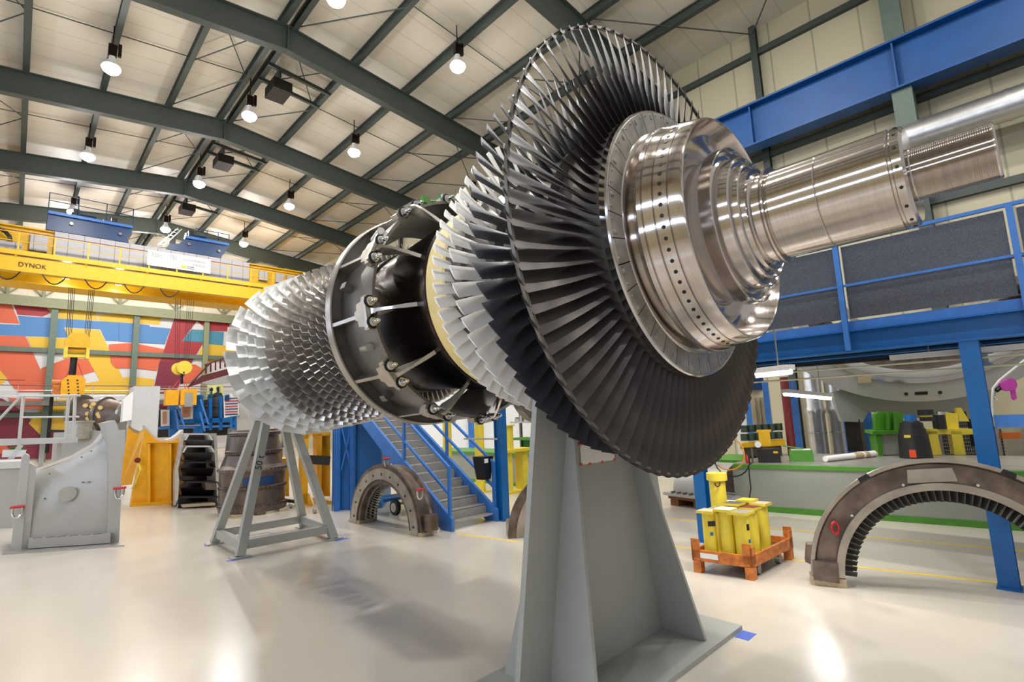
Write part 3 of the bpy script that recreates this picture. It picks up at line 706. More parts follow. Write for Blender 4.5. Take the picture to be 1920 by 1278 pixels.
mb = MB(O); mb.box(XL + 1, 17.0, CY0 - 1.0, CY0 - .97, 11.3, 11.335); mb.build('red_handrail', 'maroon', t)
for x in [-3.0 + 2.5 * q for q in range(0, 8)]:
    mb = MB(O); mb.beam((x, CY0 - .9, 10.22), (x, CY0 - .6, 9.55), .1, .12); mb.build('bracket', 'yellow', t)
for i, x in enumerate([-5.6, -3.6, -1.15, .45, 2.0, 3.55, 5.1]):
    pts = [(x + .85 * u / 6, CY0 - .92, 9.42 - .42 * (1 - (2 * u / 6 - 1) ** 2)) for u in range(7)]
    MB(O).tube(pts, .03, 6).build('festoon_cable', 'black', t)
mb = MB(O); mb.box(.78, 9.7, CY0 - .12, CY0 + .1, 10.45, 11.85); cb = mb.build('switch_cabinet', 'cabinet', t)
mb = MB(O); mb.box(-1.6, -.35, CY0 - .15, CY0 + .1, 10.5, 11.0); mb.box(-.08, .55, CY0 - .1, CY0 + .1, 10.75, 11.55); mb.build('control_box', 'cabinet', t)
for x in (10.3, 11.3, 12.0): MB(O).box(x, x + .5, CY0 - .1, CY0 + .1, 10.9, 11.5).build('small_control_box', 'cabinet', t)

for k in range(2):
    c = -1.35 + 14.2 * k
    for j in range(3):
        pts = [(c + (.55 + .06 * j) * math.cos(a), CY0 - .2, 11.0 + (.5 + .05 * j) * math.sin(a)) for a in [PI * u / 8 for u in range(9)]]
        MB(O).tube(pts, .03, 6).build('cable_loop', 'black', t)
sg = MB((4.45, CY0 - 1.02, 10.62)); sg.box(4.45, 7.4, CY0 - 1.03, CY0 - 1.0, 10.58, 11.40)
sg = sg.build('sign_board', 'white', t, loc=(4.45 - 5, -1.02, .62)); sg['label'] = 'white board lettered 350t / 175t WEYERMANN KRANE'
rx = (PI / 2, 0, 0)
text_mesh('lettering', '350t / 175t', .33, 'gunmetal', sg, (.15, -.02, .45), rx, .004, .78)
text_mesh('lettering', '2 x 32 t', .16, 'galv', sg, (.42, -.02, .22), rx, .004, .9)
text_mesh('lettering', 'WEYERMANN', .21, 'gunmetal', sg, (1.56, -.02, .47), rx, .004, .86)
text_mesh('lettering', 'KRANE', .21, 'gunmetal', sg, (2.08, -.02, .24), rx, .004, .9)
mb = MB(); mb.box(1.52, 1.78, -.02, -.01, .06, .2); mb.build('logo_block', 'yellow', sg)
mb = MB(); mb.box(1.8, 2.15, -.02, -.01, .14, .2); mb.box(1.8, 2.15, -.02, -.01, .05, .1); mb.build('logo_bar', 'gunmetal', sg)
text_mesh('lettering', 'DYNOK', .3, 'brownd', t, (-5 - .4, -.93, -.32), rx, .003, .9)

for x in (1.4, 3.6):
    mb = MB(O); mb.box(x - .15, x + .15, CY0 + 1.55, CY0 + 1.75, 9.95, 10.25); fl_ = mb.build('floodlight', 'gunmetal', t)
    mb = MB(O); mb.box(x - .13, x + .13, CY0 + 1.57, CY0 + 1.73, 9.93, 9.95); mb.build('flood_glass', 'lampglow', t)
    mb = MB(O); mb.box(x - .03, x + .03, CY0 + 1.2, CY0 + 1.7, 10.25, 10.33); mb.build('flood_bracket', 'yellow', t)
    ld = bpy.data.lights.new('flood_lamp', 'POINT'); ld.energy = 60; ld.shadow_soft_size = .1; ld.color = (1, .97, .85)
    l = bpy.data.objects.new('flood_lamp', ld); COL.objects.link(l); l.parent = t; l.location = Vector((x, CY0 + 1.65, 9.82)) - Vector(O)

def trolley(x0, x1, lab, notch):
    t = thing('crane_trolley', lab, 'crane trolley', ((x0 + x1) / 2, CY0 + 1.5, 11.9)); O = ((x0 + x1) / 2, CY0 + 1.5, 11.9)
    mb = MB(O)
    if notch == 1: prof = [(x0, 11.87), (x1 - .1, 11.87), (x1 - .18, 12.1), (x1 - .1, 12.3), (x1, 12.35), (x1, 12.78), (x0, 12.78)]
    else: prof = [(x0 - .1, 11.87), (x1 - .35, 11.87), (x1 - .3, 12.12), (x1 + .05, 12.62), (x0 + .75, 12.72), (x0 + .45, 12.3), (x0, 12.2)]
    mb.prism([(x, CY0 - .15, z) for x, z in prof], (0, 3.4, 0)); mb.build('trolley_frame', 'navy', t)
    mb = MB(O); mb.box(x0 + (.7 if notch == 2 else 0), x1, CY0 - .3, CY0 - .1, 12.66, 12.8); mb.build('frame_lip', 'blue2', t)
    mb = MB(O); mb.cyl((x0 + .9, CY0 + .8, 13.0), (x0 + 1.9, CY0 + .8, 13.0), .3, n=20); mb.build('hoist_drum', 'navy', t, True)
    mb = MB(O); mb.box(x0 + .95, x0 + 1.2, CY0 + .2, CY0 + .5, 12.8, 13.3); mb.build('motor', 'black', t)
    if notch == 1:
        mb = MB(O); mb.box(x0 + 2.5, x0 + 2.75, CY0 + .2, CY0 + .5, 12.8, 13.2); mb.build('motor', 'black', t)
        mb = MB(O); mb.cyl((x0 + 2.2, CY0 + .8, 12.95), (x0 + 2.9, CY0 + .8, 12.95), .24, n=20); mb.build('hoist_drum', 'navy', t, True)
    else:
        mb = MB(O); mb.box(x0 + .05, x0 + .3, CY0, CY0 + .3, 12.2, 13.1); mb.build('motor', 'brownd', t)
    mb = MB(O)
    for z in (13.35, 13.75): mb.cyl((x0 + (1.2 if notch == 2 else 0), CY0 - .2, z - .4 * (notch == 2)), (x1, CY0 - .2, z - .4 * (notch == 2)), .02, n=6)
    n = 3
    for k in range(n + 1):
        xx = x0 + (1.2 if notch == 2 else 0) * (1 - k / n) + (x1 - x0) * k / n; mb.cyl((xx, CY0 - .2, 12.75), (xx, CY0 - .2, 13.75 - .4 * (notch == 2)), .022, n=6)
    mb.build('railing', 'navy', t)
    for xx, zz_ in ((x0 + .9, 12.35), (x1 - .5, 12.25)): MB(O).cyl((xx, CY0 - .17, zz_), (xx, CY0 - .25, zz_), .08, n=12).build('wheel_hub', 'gunmetal', t)
    return t
trolley(.46, 3.82, 'large dark blue crane trolley riding at the left end of the bridge', 1)
t2 = trolley(5.55, 8.5, 'smaller dark blue crane trolley farther right on the bridge', 2)
mb = MB((7.025, 34.5, 11.9)); mb.beam((5.0, 32.9, 12.0), (5.9, 32.9, 13.2), .05, .05); mb.beam((5.25, 32.9, 12.0), (6.1, 32.9, 13.2), .05, .05)
for u in range(6): mb.beam((5.0 + .15 * u, 32.9, 12.1 + .2 * u), (5.25 + .15 * u, 32.9, 12.1 + .2 * u), .03, .03)
mb.build('ladder', 'galv', t2)

def hook(x, y, ztop, kind):
    """rope fall, hook block and yellow lifting gear"""
    if kind == 1:
        t = thing('hook_block', 'yellow crane hook block hanging on ropes at left before the mural', 'hook block', (x, y, 6.2)); O = (x, y, 6.2)
        for dx in (-.5, -.42, -.36, -.28, .3, .38, .46, .52):
            MB(O).cyl((x + dx * .9, y, 6.9), (x + dx, y, 9.45), .014, n=5).build('rope', 'black', t)
        mb = MB(O); mb.prism([(x - .5, y - .3, 6.3), (x + .5, y - .3, 6.3), (x + .5, y - .3, 6.75), (x + .3, y - .3, 7.05), (x - .25, y - .3, 7.05), (x - .5, y - .3, 6.7)], (0, .6, 0)); mb.build('block_cover', 'yellow', t)
        mb = MB(O); mb.box(x - .5, x - .36, y - .3, y + .3, 5.75, 6.3); mb.box(x + .36, x + .5, y - .3, y + .3, 5.75, 6.3); mb.box(x - .36, x + .36, y - .2, y + .2, 5.8, 5.95); mb.build('block_frame', 'yellowl', t)
        mb = MB(O); mb.cyl((x - .34, y, 6.15), (x + .34, y, 6.15), .13, n=16); mb.build('sheave', 'yellow', t, True)
        mb = MB(O); mb.cyl((x - .08, y, 5.85), (x - .1, y, 4.85), .15, n=14); mb.build('hook_shank', 'brownd', t, True)
        u = thing('lifting_clamp', 'orange yellow perforated lifting clamp slung under the left hook block', 'lifting clamp', (x, y, 4.4)); O2 = (x, y, 4.4)
        mb = MB(O2); mb.prism([(x - .5, y - .25, 3.75), (x + .4, y - .25, 3.75), (x + .45, y - .25, 4.7), (x + .2, y - .25, 4.88), (x - .25, y - .25, 4.88), (x - .5, y - .25, 4.6)], (0, .5, 0)); mb.build('clamp_body', 'amber', u)
        mb = MB(O2); mb.cyl((x - .85, y, 4.5), (x - .5, y, 4.5), .15, n=14); mb.box(x - .8, x - .5, y - .1, y + .1, 3.8, 4.4); mb.build('side_motor', 'orange', u)
        for k in range(5):
            for dx in (-.22, .15):
                mb = MB(O2); q = (x + dx + .02 * (2 - k) * -1, y - .252, 4.62 - .17 * k); mb.cyl(q, (q[0], q[1] - .01, q[2]), .045, n=8); mb.build('slot', 'black', u)
        for sx in (-1, 1): MB(O2).cyl((x + .1 * sx, y, 5.5), (x + .35 * sx, y, 4.8), .02, n=5).build('sling', 'red', u)
    else:
        t = thing('hook_block', 'round yellow crane hook block hanging on ropes before the red mural stripe', 'hook block', (x, y, 5.2)); O = (x, y, 5.2)
        for dx in (-.5, -.38, -.25, .1, .2, .3, .42): MB(O).cyl((x + dx * .7, y, 5.7), (x + dx, y, 9.45), .012, n=5).build('rope', 'black', t)
        mb = MB(O); mb.cyl((x + .08, y - .25, 5.45), (x + .08, y - .05, 5.45), .38, n=24); mb.cyl((x - .12, y + .05, 5.4), (x - .12, y + .25, 5.4), .36, n=24); mb.build('block_disc', 'yellowl', t, True)
        mb = MB(O); mb.cyl((x + .05, y - .27, 5.15), (x + .05, y - .25, 5.15), .05, n=10); mb.cyl((x, y, 5.1), (x + .02, y, 4.5), .07, n=8); mb.build('hook_shank', 'brownd', t)
        u = thing('spreader_beam', 'orange yellow lifting spreader with grey plate under the round hook block', 'lifting gear', (x, y, 3.9)); O2 = (x, y, 3.9)
        mb = MB(O2); mb.box(x - .75, x - .15, y - .3, y + .3, 3.3, 4.15); mb.box(x - .05, x + .75, y - .3, y + .3, 3.3, 4.2); mb.build('spreader_body', 'amber', u)
        mb = MB(O2); mb.box(x + .15, x + .55, y - .33, y - .3, 3.2, 4.0); mb.build('grey_plate', 'galv', u)
        for a, b_ in ((-.5, -.1), (.45, .1), (-.2, 0), (.25, .06)): MB(O2).cyl((x + b_, y, 4.75), (x + a, y, 4.15), .022, n=5).build('sling', 'red', u)
hook(2.05, 34.4, 9.4, 1)
hook(6.75, 34.4, 9.4, 2)

FWD = Vector((.02, 1, 0)).normalized(); RGT = Vector((FWD[1], -FWD[0], 0))
# ------------------------------------------------------------------ grey outlet casing at far left
P0 = Vector((.24, 12.78, 0)); P1 = Vector((1.47, 11.9, 0)); dA = (P1 - P0).normalized(); dB = Vector((-dA.y, dA.x, 0)); LA = (P1 - P0).length
dB = Vector((0, 1, 0))
t = thing('outlet_casing', 'large silver grey casing half with round port standing at the far left', 'casing', P0); O = P0
def cs(u, v, z): return P0 + dA * u + dB * v + Vector((0, 0, z))
# curved shell: u along, angle up
mb = MB(O); NU, NV = 14, 14; vs = []
def hgt(u): f = u / LA; return 1.30 + .78 * (f ** 1.6)
for i in range(NU + 1):
    u = .12 + (LA - .28) * i / NU; h_ = hgt(u)
    for j in range(NV + 1):
        a = PI / 2 * j / NV
        vs.append(cs(u, .34 - .30 * math.cos(a) ** .8 * (1 - .15 * (i / NU)) + .25 * (1 - math.cos(a)), .08 + (h_ - .08) * math.sin(a) ** .8))
fs = [(i * (NV + 1) + j, (i + 1) * (NV + 1) + j, (i + 1) * (NV + 1) + j + 1, i * (NV + 1) + j + 1) for i in range(NU) for j in range(NV)]
mb.add(vs, fs); mb.build('shell', 'casing', t, True, 60)
mb = MB(O); mb.prism([cs(.12, .55, .06), cs(LA - .16, .55, .06), cs(LA - .16, .55, 2.06), cs(LA * .75, .55, hgt(LA * .75) - .03), cs(LA * .5, .55, hgt(LA * .5) - .02), cs(.12, .55, 1.3)], dB * .9); mb.build('rear_shell', 'casing', t)
mb = MB(O); mb.prism([cs(-.16, -.02, .02), cs(0.0, -.1, .02), cs(.0, -.06, 1.62), cs(-.08, -.02, 1.66), cs(-.12, 0, 1.6)], dB * .9); mb.build('end_flange', 'casing', t)
mb = MB(O); mb.prism([cs(0, -.05, .02), cs(.12, .02, .02), cs(.12, .02, 1.42), cs(.0, -.05, 1.5)], dB * .8); mb.build('inner_flange', 'casing', t)
# big flange on the right: curved band
pin = []; pout = []
for q in range(13):
    f = q / 12; z = 2.2 * math.sin(f * PI / 2 * .98); back = -.22 * (1 - math.cos(f * PI / 2)) 
    pin.append(cs(LA - .17 + back * .9, 0.0, max(.02, z * .98 - .0))); pout.append(cs(LA + .04 + back, 0.0, max(.02, z)))
mb = MB(O); mb.prism(pin + pout[::-1], dB * .8); mb.build('large_flange', 'casing', t)
mb = MB(O); mb.box(0, 0, 0, 0, 0, 0) if False else None
mb = MB(O); mb.prism([cs(.1, -.12, .04), cs(LA - .12, -.12, .04), cs(LA - .12, -.12, .2), cs(.1, -.12, .2)], dB * .3); mb.build('split_flange', 'casing', t)
for q in range(6):
    u = .2 + .19 * q; mb = MB(O); mb.obox(cs(u + .04, -.06, .2), dA + dB * .5, dB, (0, 0, 1), .06, .025, .006); mb.build('bolt_pocket', 'gunmetal', t)
mb = MB(O); mb.obox(cs(LA * .5 - .1, .1, .015), dA, dB, (0, 0, 1), LA * .62, .45, .015); mb.build('support_pad', 'galv', t)
c0 = cs(.66, .08, .92); mb = MB(O); mb.cyl(c0 + dB * .1, c0 - dB * .07 , .115, n=28); mb.build('port', 'casing', t, True); mb = MB(O); mb.cyl(c0 - dB * .07, c0 - dB * .09, .125, n=28); mb.build('port_cover', 'casing', t, True)
for u, z in ((.35, 1.28), (.85, 1.55), (1.0, 1.65), (.3, .85), (1.0, 1.1), (.9, 1.1), (.6, .3), (.95, .32)):
    q = cs(u, .02, z); MB(O).cyl(q + dB * .2, q - dB * .0 + dB * .06, .012, n=8).build('bolt_head', 'gunmetal', t)
def shackle(name, c, s, par, O, mt='redpaint'):
    c = Vector(c); pts = [c + RGT * (s * .5 * math.cos(a)) + Vector((0, 0, s * (.0 - .9 * math.sin(a)))) for a in [PI * u / 8 for u in range(9)]]
    mb = MB(O); mb.tube([c + RGT * s * .5 + Vector((0, 0, s * .6))] + pts + [c - RGT * s * .5 + Vector((0, 0, s * .6))], s * .16, 8); o = mb.build(name, 'chrome', par, True)
    mb = MB(O); mb.cyl(c + RGT * s * .8 + Vector((0, 0, s * .65)), c - RGT * s * .8 + Vector((0, 0, s * .65)), s * .2, n=8); mb.build('shackle_pin', mt, o)
shackle('shackle', cs(-.12, -.16, .68), .12, t, O); shackle('shackle', cs(LA - .02, -.08, .9), .12, t, O)

# grey walkway platform and machine behind the casing
t = thing('service_platform', 'light grey steel platform with pipe railing behind the casing at left', 'platform', PX(60, 800, 13)); zc = 13.0
O = Vector(t.location)
def Q(x, y, d=0): return PX(x, y, zc + d)
def hb(mb, a, b_, r=.03): return mb.cyl(a, b_, r, n=8)
dpf = FWD * .8
MB(O).prism([Q(-60, 824), Q(146, 820), Q(146, 829), Q(-60, 838)], dpf).build('deck', 'lgrey', t)
mb = MB(O); hb(mb, Q(-60, 848), Q(40, 742)); hb(mb, Q(40, 742), Q(150, 741)); hb(mb, Q(38, 782), Q(148, 781), .022); mb.build('handrail', 'lgrey', t)
for (xa, xb) in ((44, 36), (129, 123), (141, 137)):
    MB(O).cyl(Q(xa, 742), Q(xb, 824), .035, n=8).build('post', 'lgrey', t)
MB(O).prism([Q(-20, 905), Q(-12, 913), Q(44, 835), Q(34, 833)], FWD * .1).build('stair_stringer', 'lgrey', t)
for x in (-20, 80, 112): MB(O).beam(Q(x, 830, .3), Vector((Q(x, 830, .3).x, Q(x, 830, .3).y, 0)), .1, .1).build('support_leg', 'lgrey', t)
t = thing('machine_base', 'pale grey machine base block behind the casing at left', 'machine', PX(20, 900, 12)); O = Vector(t.location); O.z = 0; t.location = O
def fl(x, zc_): p = PX(x, 800, zc_); return Vector((p.x, p.y, 0))
a, b_ = fl(-80, 11.5), fl(48, 11.5); 
mb = MB(O); mb.prism([a, b_, b_ + Vector((0, 0, 1.35)), a + Vector((0, 0, 1.35))], FWD * 1.2); mb.build('body', 'casing', t)
mb = MB(O); mb.prism([a - FWD * .06 + Vector((0, 0, 1.27)), b_ - FWD * .06 + Vector((0, 0, 1.27)), b_ - FWD * .06 + Vector((0, 0, 1.42)), a - FWD * .06 + Vector((0, 0, 1.42))], FWD * 1.3); mb.build('top_rim', 'lgrey', t)
mb = MB(O); q = PX(6, 926, 11.45); mb.cyl(q, q - FWD * .1, .14, n=20); mb.build('port', 'gunmetal', t, True)
o = MB().prism([Q(5, 843), Q(50, 843), Q(46, 856), Q(3, 857)], FWD * .3).build('white_box', 'white'); tag(o, 'small white box lying on the grey machine base', 'box')
o = MB().prism([Q(18, 838, .5), Q(46, 838, .5), Q(44, 850, .5), Q(20, 850, .5)], FWD * .3).build('green_bag', 'green'); tag(o, 'green bag behind the white box on the machine base', 'bag')

# grey plate machine behind the casing with flange ring on top
t = thing('grey_housing', 'pale grey housing with open pipe flange on top behind the casing', 'machine', (0, 0, 0)); q = PX(165, 880, 16.6); t.location = (q.x, q.y, 0); O = (q.x, q.y, 0)
a, b_ = fl(105, 16.6), fl(236, 16.6); zt = PX(165, 808, 16.6).z
MB(O).prism([a, b_, b_ + Vector((0, 0, zt)), a + Vector((0, 0, zt))], FWD * 2).build('body', 'casing', t)
q = PX(149, 800, 16.5); mb = MB(O); mb.lathe([(-.38, .33), (.12, .33), (.14, .38), (.19, .38), (.19, .27), (-.3, .27)], q, ax='Z', n=28, closed=True); mb.build('pipe_flange', 'galv', t, True)

# gas turbine with gold caps in the background
q = PX(185, 770, 26); t = thing('turbine_module', 'distant gas turbine casing dotted with round brass caps', 'turbine', q); O = Vector(q)
ax0, ax1 = PX(150, 775, 26), PX(240, 778, 26); dm = (ax1 - ax0).normalized()
def rod(mb, f0, f1, r0, r1): return mb.cyl(ax0 + (ax1 - ax0) * f0, ax0 + (ax1 - ax0) * f1, r0, r1, n=28)
rod(MB(O), 0, .06, .95, .95).build('end_flange', 'gunmetal', t, True); rod(MB(O), .06, .52, .72, .78).build('combustor_case', 'brown', t, True)
rod(MB(O), .52, .56, .9, .9).build('mid_flange', 'gunmetal', t, True); rod(MB(O), .56, .95, .8, .6).build('compressor_case', 'brown', t, True); rod(MB(O), .95, 1.0, .75, .75).build('front_flange', 'galv', t, True)
for i, (px, py) in enumerate([(164, 775), (175, 757), (174, 769), (188, 764), (165, 784), (177, 784), (186, 780), (160, 760), (184, 776), (172, 762)]):
    c = PX(px, py, 25.25); MB(O).cyl(c + FWD * .3, c - FWD * .02, .1, n=14).build('brass_cap', M.setdefault('brass', mat('brass cap', (226, 196, 130), .35, .5)), t, True)
c = PX(212, 786, 25.1); MB(O).cyl(c + FWD * .3, c - FWD * .05, .28, n=20).build('port', 'gunmetal', t, True)
mb = MB(O); a = ax0 - dm * 1.5
for dz in (-.9, .9): mb.beam(a + Vector((0, 0, dz)), ax0 + Vector((0, 0, dz)), .15, .12)
mb.beam(a + Vector((0, 0, -2.0)), a + Vector((0, 0, .9)), .15, .15); mb.build('end_frame', 'brownd', t)
mb = MB(O); f0 = ax0 + (ax1 - ax0) * .2; f1 = ax0 + (ax1 - ax0) * .85
for f in (f0, f1): mb.prism([f - dm * .4 + Vector((0, 0, -f.z)), f + dm * .4 + Vector((0, 0, -f.z)), f + dm * .3 + Vector((0, 0, -.5)), f - dm * .3 + Vector((0, 0, -.5))], FWD * .5)
mb.build('support', 'grey', t)
# grey control cabinet
a, b_ = fl(246, 24), fl(296, 24); zt = PX(270, 724, 24).z; O = a
t = thing('grey_enclosure', 'tall pale grey enclosure between the distant turbine and blue rig', 'cabinet', a)
MB(O).prism([a, b_, b_ + Vector((0, 0, zt)), a + Vector((0, 0, zt + .05))], FWD * 1.6).build('body', 'lgrey', t)
MB(O).prism([a - FWD * .02 + Vector((0, 0, zt * .62)), a + FWD * .0 - RGT * .35 + Vector((0, 0, zt * .6)), a - RGT * .35 + Vector((0, 0, zt * .85)), a - FWD * .02 + Vector((0, 0, zt * .95))], FWD * .8).build('side_panel', 'white', t)

# amber cradle
F0 = PF(243, 948); F1 = PF(338, 943); F2 = PF(226, 912)
t = thing('amber_cradle', 'orange yellow cradle frame with curved grey saddle on the left', 'cradle', F0); O = F0
zc = 14.0; zl = (F0 - Vector((0, 0, 0))).dot(fw) + 0 
zc = (F0 - Vector((0, 0, H))).dot(fw); zr = (F1 - Vector((0, 0, H))).dot(fw)
def C(x, y): f = (x - 243) / 95.0; return PX(x, y, zc + (zr - zc) * f)
sad = [(272, 797), (280, 806), (290, 816), (300, 822), (312, 824), (324, 821), (334, 814), (344, 805)]
mb = MB(O); mb.prism([C(245, 945), C(336, 940), C(340, 826)] + [C(x, y + 5) for x, y in sad[::-1][1:]] + [C(272, 806)], FWD * .25); mb.build('front_frame', 'amber', t)
mb = MB(O); mb.prism([C(x, y) for x, y in sad] + [C(x, y + 6) for x, y in sad[::-1]], FWD * .5); mb.build('saddle', 'lgrey', t)
for xx, wd in ((275, 5), (316, 3), (337, 3)):
    mb = MB(O); mb.prism([C(xx, 832), C(xx + wd, 832), C(xx + wd, 944), C(xx, 944)], -FWD * .16); mb.build('rib', 'amber', t)
mb = MB(O); mb.prism([C(243, 948), C(326, 944), C(326, 938), C(243, 942)], -FWD * .2); mb.build('foot_beam', 'amber', t)
mb = MB(O); mb.prism([C(275, 830), C(340, 830), C(340, 827), C(275, 827)], -FWD * .14); mb.build('top_rib', 'amber', t)
zz = zc + 1.6
mb = MB(O); mb.prism([PX(226, 910, zz), PX(247, 908, zz), PX(273, 806, zc + .3), PX(262, 808, zz), PX(251, 804, zz), PX(241, 796, zz)], FWD * .15); mb.build('side_frame', 'amber', t)
mb = MB(O); mb.prism([PX(241, 796, zz), PX(251, 804, zz), PX(262, 808, zz), PX(272, 800, zz), PX(272, 807, zz), PX(262, 814, zz), PX(250, 810, zz), PX(240, 801, zz)], FWD * .4); mb.build('rear_saddle', 'lgrey', t)
MB(O).tube([C(258, 865) - FWD * .1, C(262, 880) - FWD * .2, C(252, 905) - FWD * .2, C(247, 915) - FWD * .1], .03, 6).build('yellow_strap', 'yellowl', t)
mb = MB(O); q = C(256, 862) - FWD * .15; mb.cyl(q, q - FWD * .05, .07, n=10); mb.build('lifting_eye', 'maroon', t)

# black segmented liner casing and brown bolted casing
def stackcase(zl):
    pass
Pb = PF(330, 953); t = thing('liner_casing', 'upright casing half with dark stepped interior ribs, left of the brown casing', 'casing', Pb); O = Pb
zc = (Pb - Vector((0, 0, H))).dot(fw)
def D_(x, y, d=0): return PX(x, y, zc + d)
mb = MB(O); mb.prism([D_(329, 952, .7), D_(412, 948, .7), D_(402, 812, .7), D_(344, 812, .7)], FWD * .3); mb.build('back_shell', 'brownd', t)
mb = MB(O); mb.prism([D_(328, 953), D_(333, 952), D_(336, 900), D_(334, 880), D_(340, 850), D_(346, 812), D_(341, 813), D_(336, 845), D_(328, 885)], FWD * .25); mb.build('left_flange', 'galv', t)
mb = MB(O); mb.prism([D_(401, 812), D_(406, 812), D_(410, 880), D_(414, 946), D_(408, 947), D_(404, 880)], FWD * 1.0); mb.build('right_flange', 'galv', t)
for i, (y0, xl, xr, mt) in enumerate(((812, 354, 392, 'lgrey'), (835, 350, 396, 'lgrey'), (865, 346, 400, 'brownd'), (902, 346, 408, 'brownd'), (930, 336, 410, 'brownd'))):
    hh = 13 if i < 4 else 20
    mb = MB(O)
    mb.prism([D_(xl, y0), D_(xr, y0), D_(xr + 1, y0 + 3), D_(xl - 1, y0 + 3)], FWD * .5)
    mb.prism([D_(xl, y0), D_(xl + 3, y0), D_(xl - 5, y0 + hh), D_(xl - 9, y0 + hh)], FWD * .5)
    mb.prism([D_(xr - 3, y0), D_(xr, y0), D_(xr + 9, y0 + hh), D_(xr + 5, y0 + hh)], FWD * .5)
    mb.build('rib', mt, t)
    mb = MB(O); mb.prism([D_(xl - 8, y0 + hh, .1), D_(xr + 8, y0 + hh, .1), D_(xr + 4, y0 + hh + 14, .3), D_(xl - 4, y0 + hh + 14, .3)], FWD * .4); mb.build('liner_step', 'gunmetal' if i < 2 else 'brownd', t)
mb = MB(O); mb.prism([D_(343, 947, -.1), D_(404, 943, -.1), D_(404, 947, -.1), D_(343, 951, -.1)], FWD * .5); mb.build('wooden_bearer', 'wood', t)
mb = MB(O); mb.prism([D_(384, 903), D_(404, 906), D_(406, 918), D_(386, 918)], FWD * .4); mb.build('inner_tube', 'brown', t)

Pc = PF(470, 968); t = thing('brown_casing', 'brown bolted stepped casing on wooden pads behind the 50 t trestle', 'casing', Pc)
CF = Vector((fw[0], fw[1], 0)).normalized(); O = PF(437, 972) + CF * .85; t.location = O; t.scale = (.7, .7, 1); rr = 1.05
zc0 = 11.9
zz = [(.06, 1.02), (.16, 1.06), (.22, 1.06), (.24, .98), (.55, 1.0), (.58, 1.05), (.62, 1.05), (.65, .98), (.92, 1.02), (.98, 1.1), (1.03, 1.08), (1.1, .90), (1.32, .80), (1.36, .88), (1.42, .88), (1.44, .78), (1.75, .74), (1.78, .82), (1.84, .82), (1.86, .72), (1.9, .70), (1.9, .0)]
ang0 = math.atan2(-CF.y, -CF.x)
MB().lathe(zz, ax='Z', n=48, a0=ang0 - PI * .55, a1=ang0 + PI * .62).build('shell', 'brown', t, True, 30)
mb = MB()
for z, r_ in ((.2, 1.065), (.6, 1.055), (1.0, 1.09), (1.39, .885), (1.81, .825)):
    for k in range(26):
        a = ang0 - PI * .5 + PI * 1.05 * k / 25; mb.cyl((r_ * .99 * math.cos(a), r_ * .99 * math.sin(a), z), (r_ * 1.012 * math.cos(a), r_ * 1.012 * math.sin(a), z), .016, n=6)
mb.build('bolt_rows', 'black', t)['kind'] = 'stuff'
MB().lathe([(.66, .99), (.66, 1.0), (.84, 1.02), (.84, 1.01)], ax='Z', n=20, a0=ang0 + .15, a1=ang0 + 1.1, closed=True).build('blue_sticker_band', 'navy', t, True)
a = ang0 - PI * .5
dv = Vector((math.cos(a), math.sin(a), 0))
mb = MB(); mb.prism([dv * 1.12 + Vector((0, 0, .05)), dv * .86 + Vector((0, 0, .05)), dv * .66 + Vector((0, 0, 1.95)), dv * .88 + Vector((0, 0, 1.95)), dv * .95 + Vector((0, 0, 1.3)), dv * 1.12 + Vector((0, 0, 1.0))], -CF * .12); mb.build('split_flange', 'gunmetal', t)
for dd in (-.7, 0, .7): MB().obox(RGT * dd - FWD * .6 + Vector((0, 0, .03)), RGT, FWD, (0, 0, 1), .14, .3, .03).build('wooden_pad', 'wood', t)
shackle('shackle', Vector(O) + RGT * .62 - CF * .35 + Vector((0, 0, 1.75)), .1, t, O, 'black')
# side branch of the brown casing
q = PX(510, 850, 12.6); MB(O).cyl(q, q + RGT * .35 + FWD * .1, .42, .36, n=28).build('side_branch', 'archl', t, True)
#@@P3
# ------------------------------------------------------------------ blue test rig in the left background
zc = 30.0
def G(x, y, d=0): return PX(x, y, zc + d)
q = G(370, 790); t = thing('blue_test_rig', 'blue steel test rig with ladders and switch racks in the left background', 'rig', (q.x, q.y, 0)); O = Vector((q.x, q.y, 0))
def gp(name, pts, mt, dep=.3, d=0): return MB(O).prism([G(x, y, d) for x, y in pts], FWD * dep).build(name, mt, t)
gp('dark_back_panel', [(296, 768), (440, 760), (440, 815), (296, 820)], 'brownd', .5, 1.5)
for x0, x1, yt, yb in ((318, 331, 750, 818), (365, 381, 742, 812), (392, 398, 746, 806), (412, 417, 742, 806), (436, 444, 770, 812)):
    gp('column', [(x0, yt), (x1, yt), (x1, yb), (x0, yb)], 'blue', .4)
gp('column_cap', [(366, 740), (384, 740), (382, 745), (368, 745)], 'blue2', .5)
gp('upper_panel', [(382, 750), (420, 741), (420, 780), (382, 782)], 'gunmetal', .2, .3)
gp('deck', [(330, 786), (440, 782), (440, 791), (330, 794)], 'blue', 1.2)
gp('lower_beam', [(296, 800), (440, 796), (440, 800), (296, 805)], 'blue2', .3)
for pts in ([(303, 768), (318, 768), (318, 798), (303, 799)], [(340, 758), (362, 752), (362, 785), (342, 786)]):
    r_ = gp('switch_rack', pts, 'lgrey', .3, -.1); x0, y0 = pts[0]; x1, y1 = pts[2]
    for k in range(6):
        yy = y0 + 4 + (y1 - y0 - 6) * k / 6
        MB(O).prism([G(x0 + 2, yy, -.15), G(x1 - 6, yy - 1, -.15), G(x1 - 6, yy + 1.2, -.15), G(x0 + 2, yy + 2.2, -.15)], FWD * .05).build('rack_row', 'orange', r_)
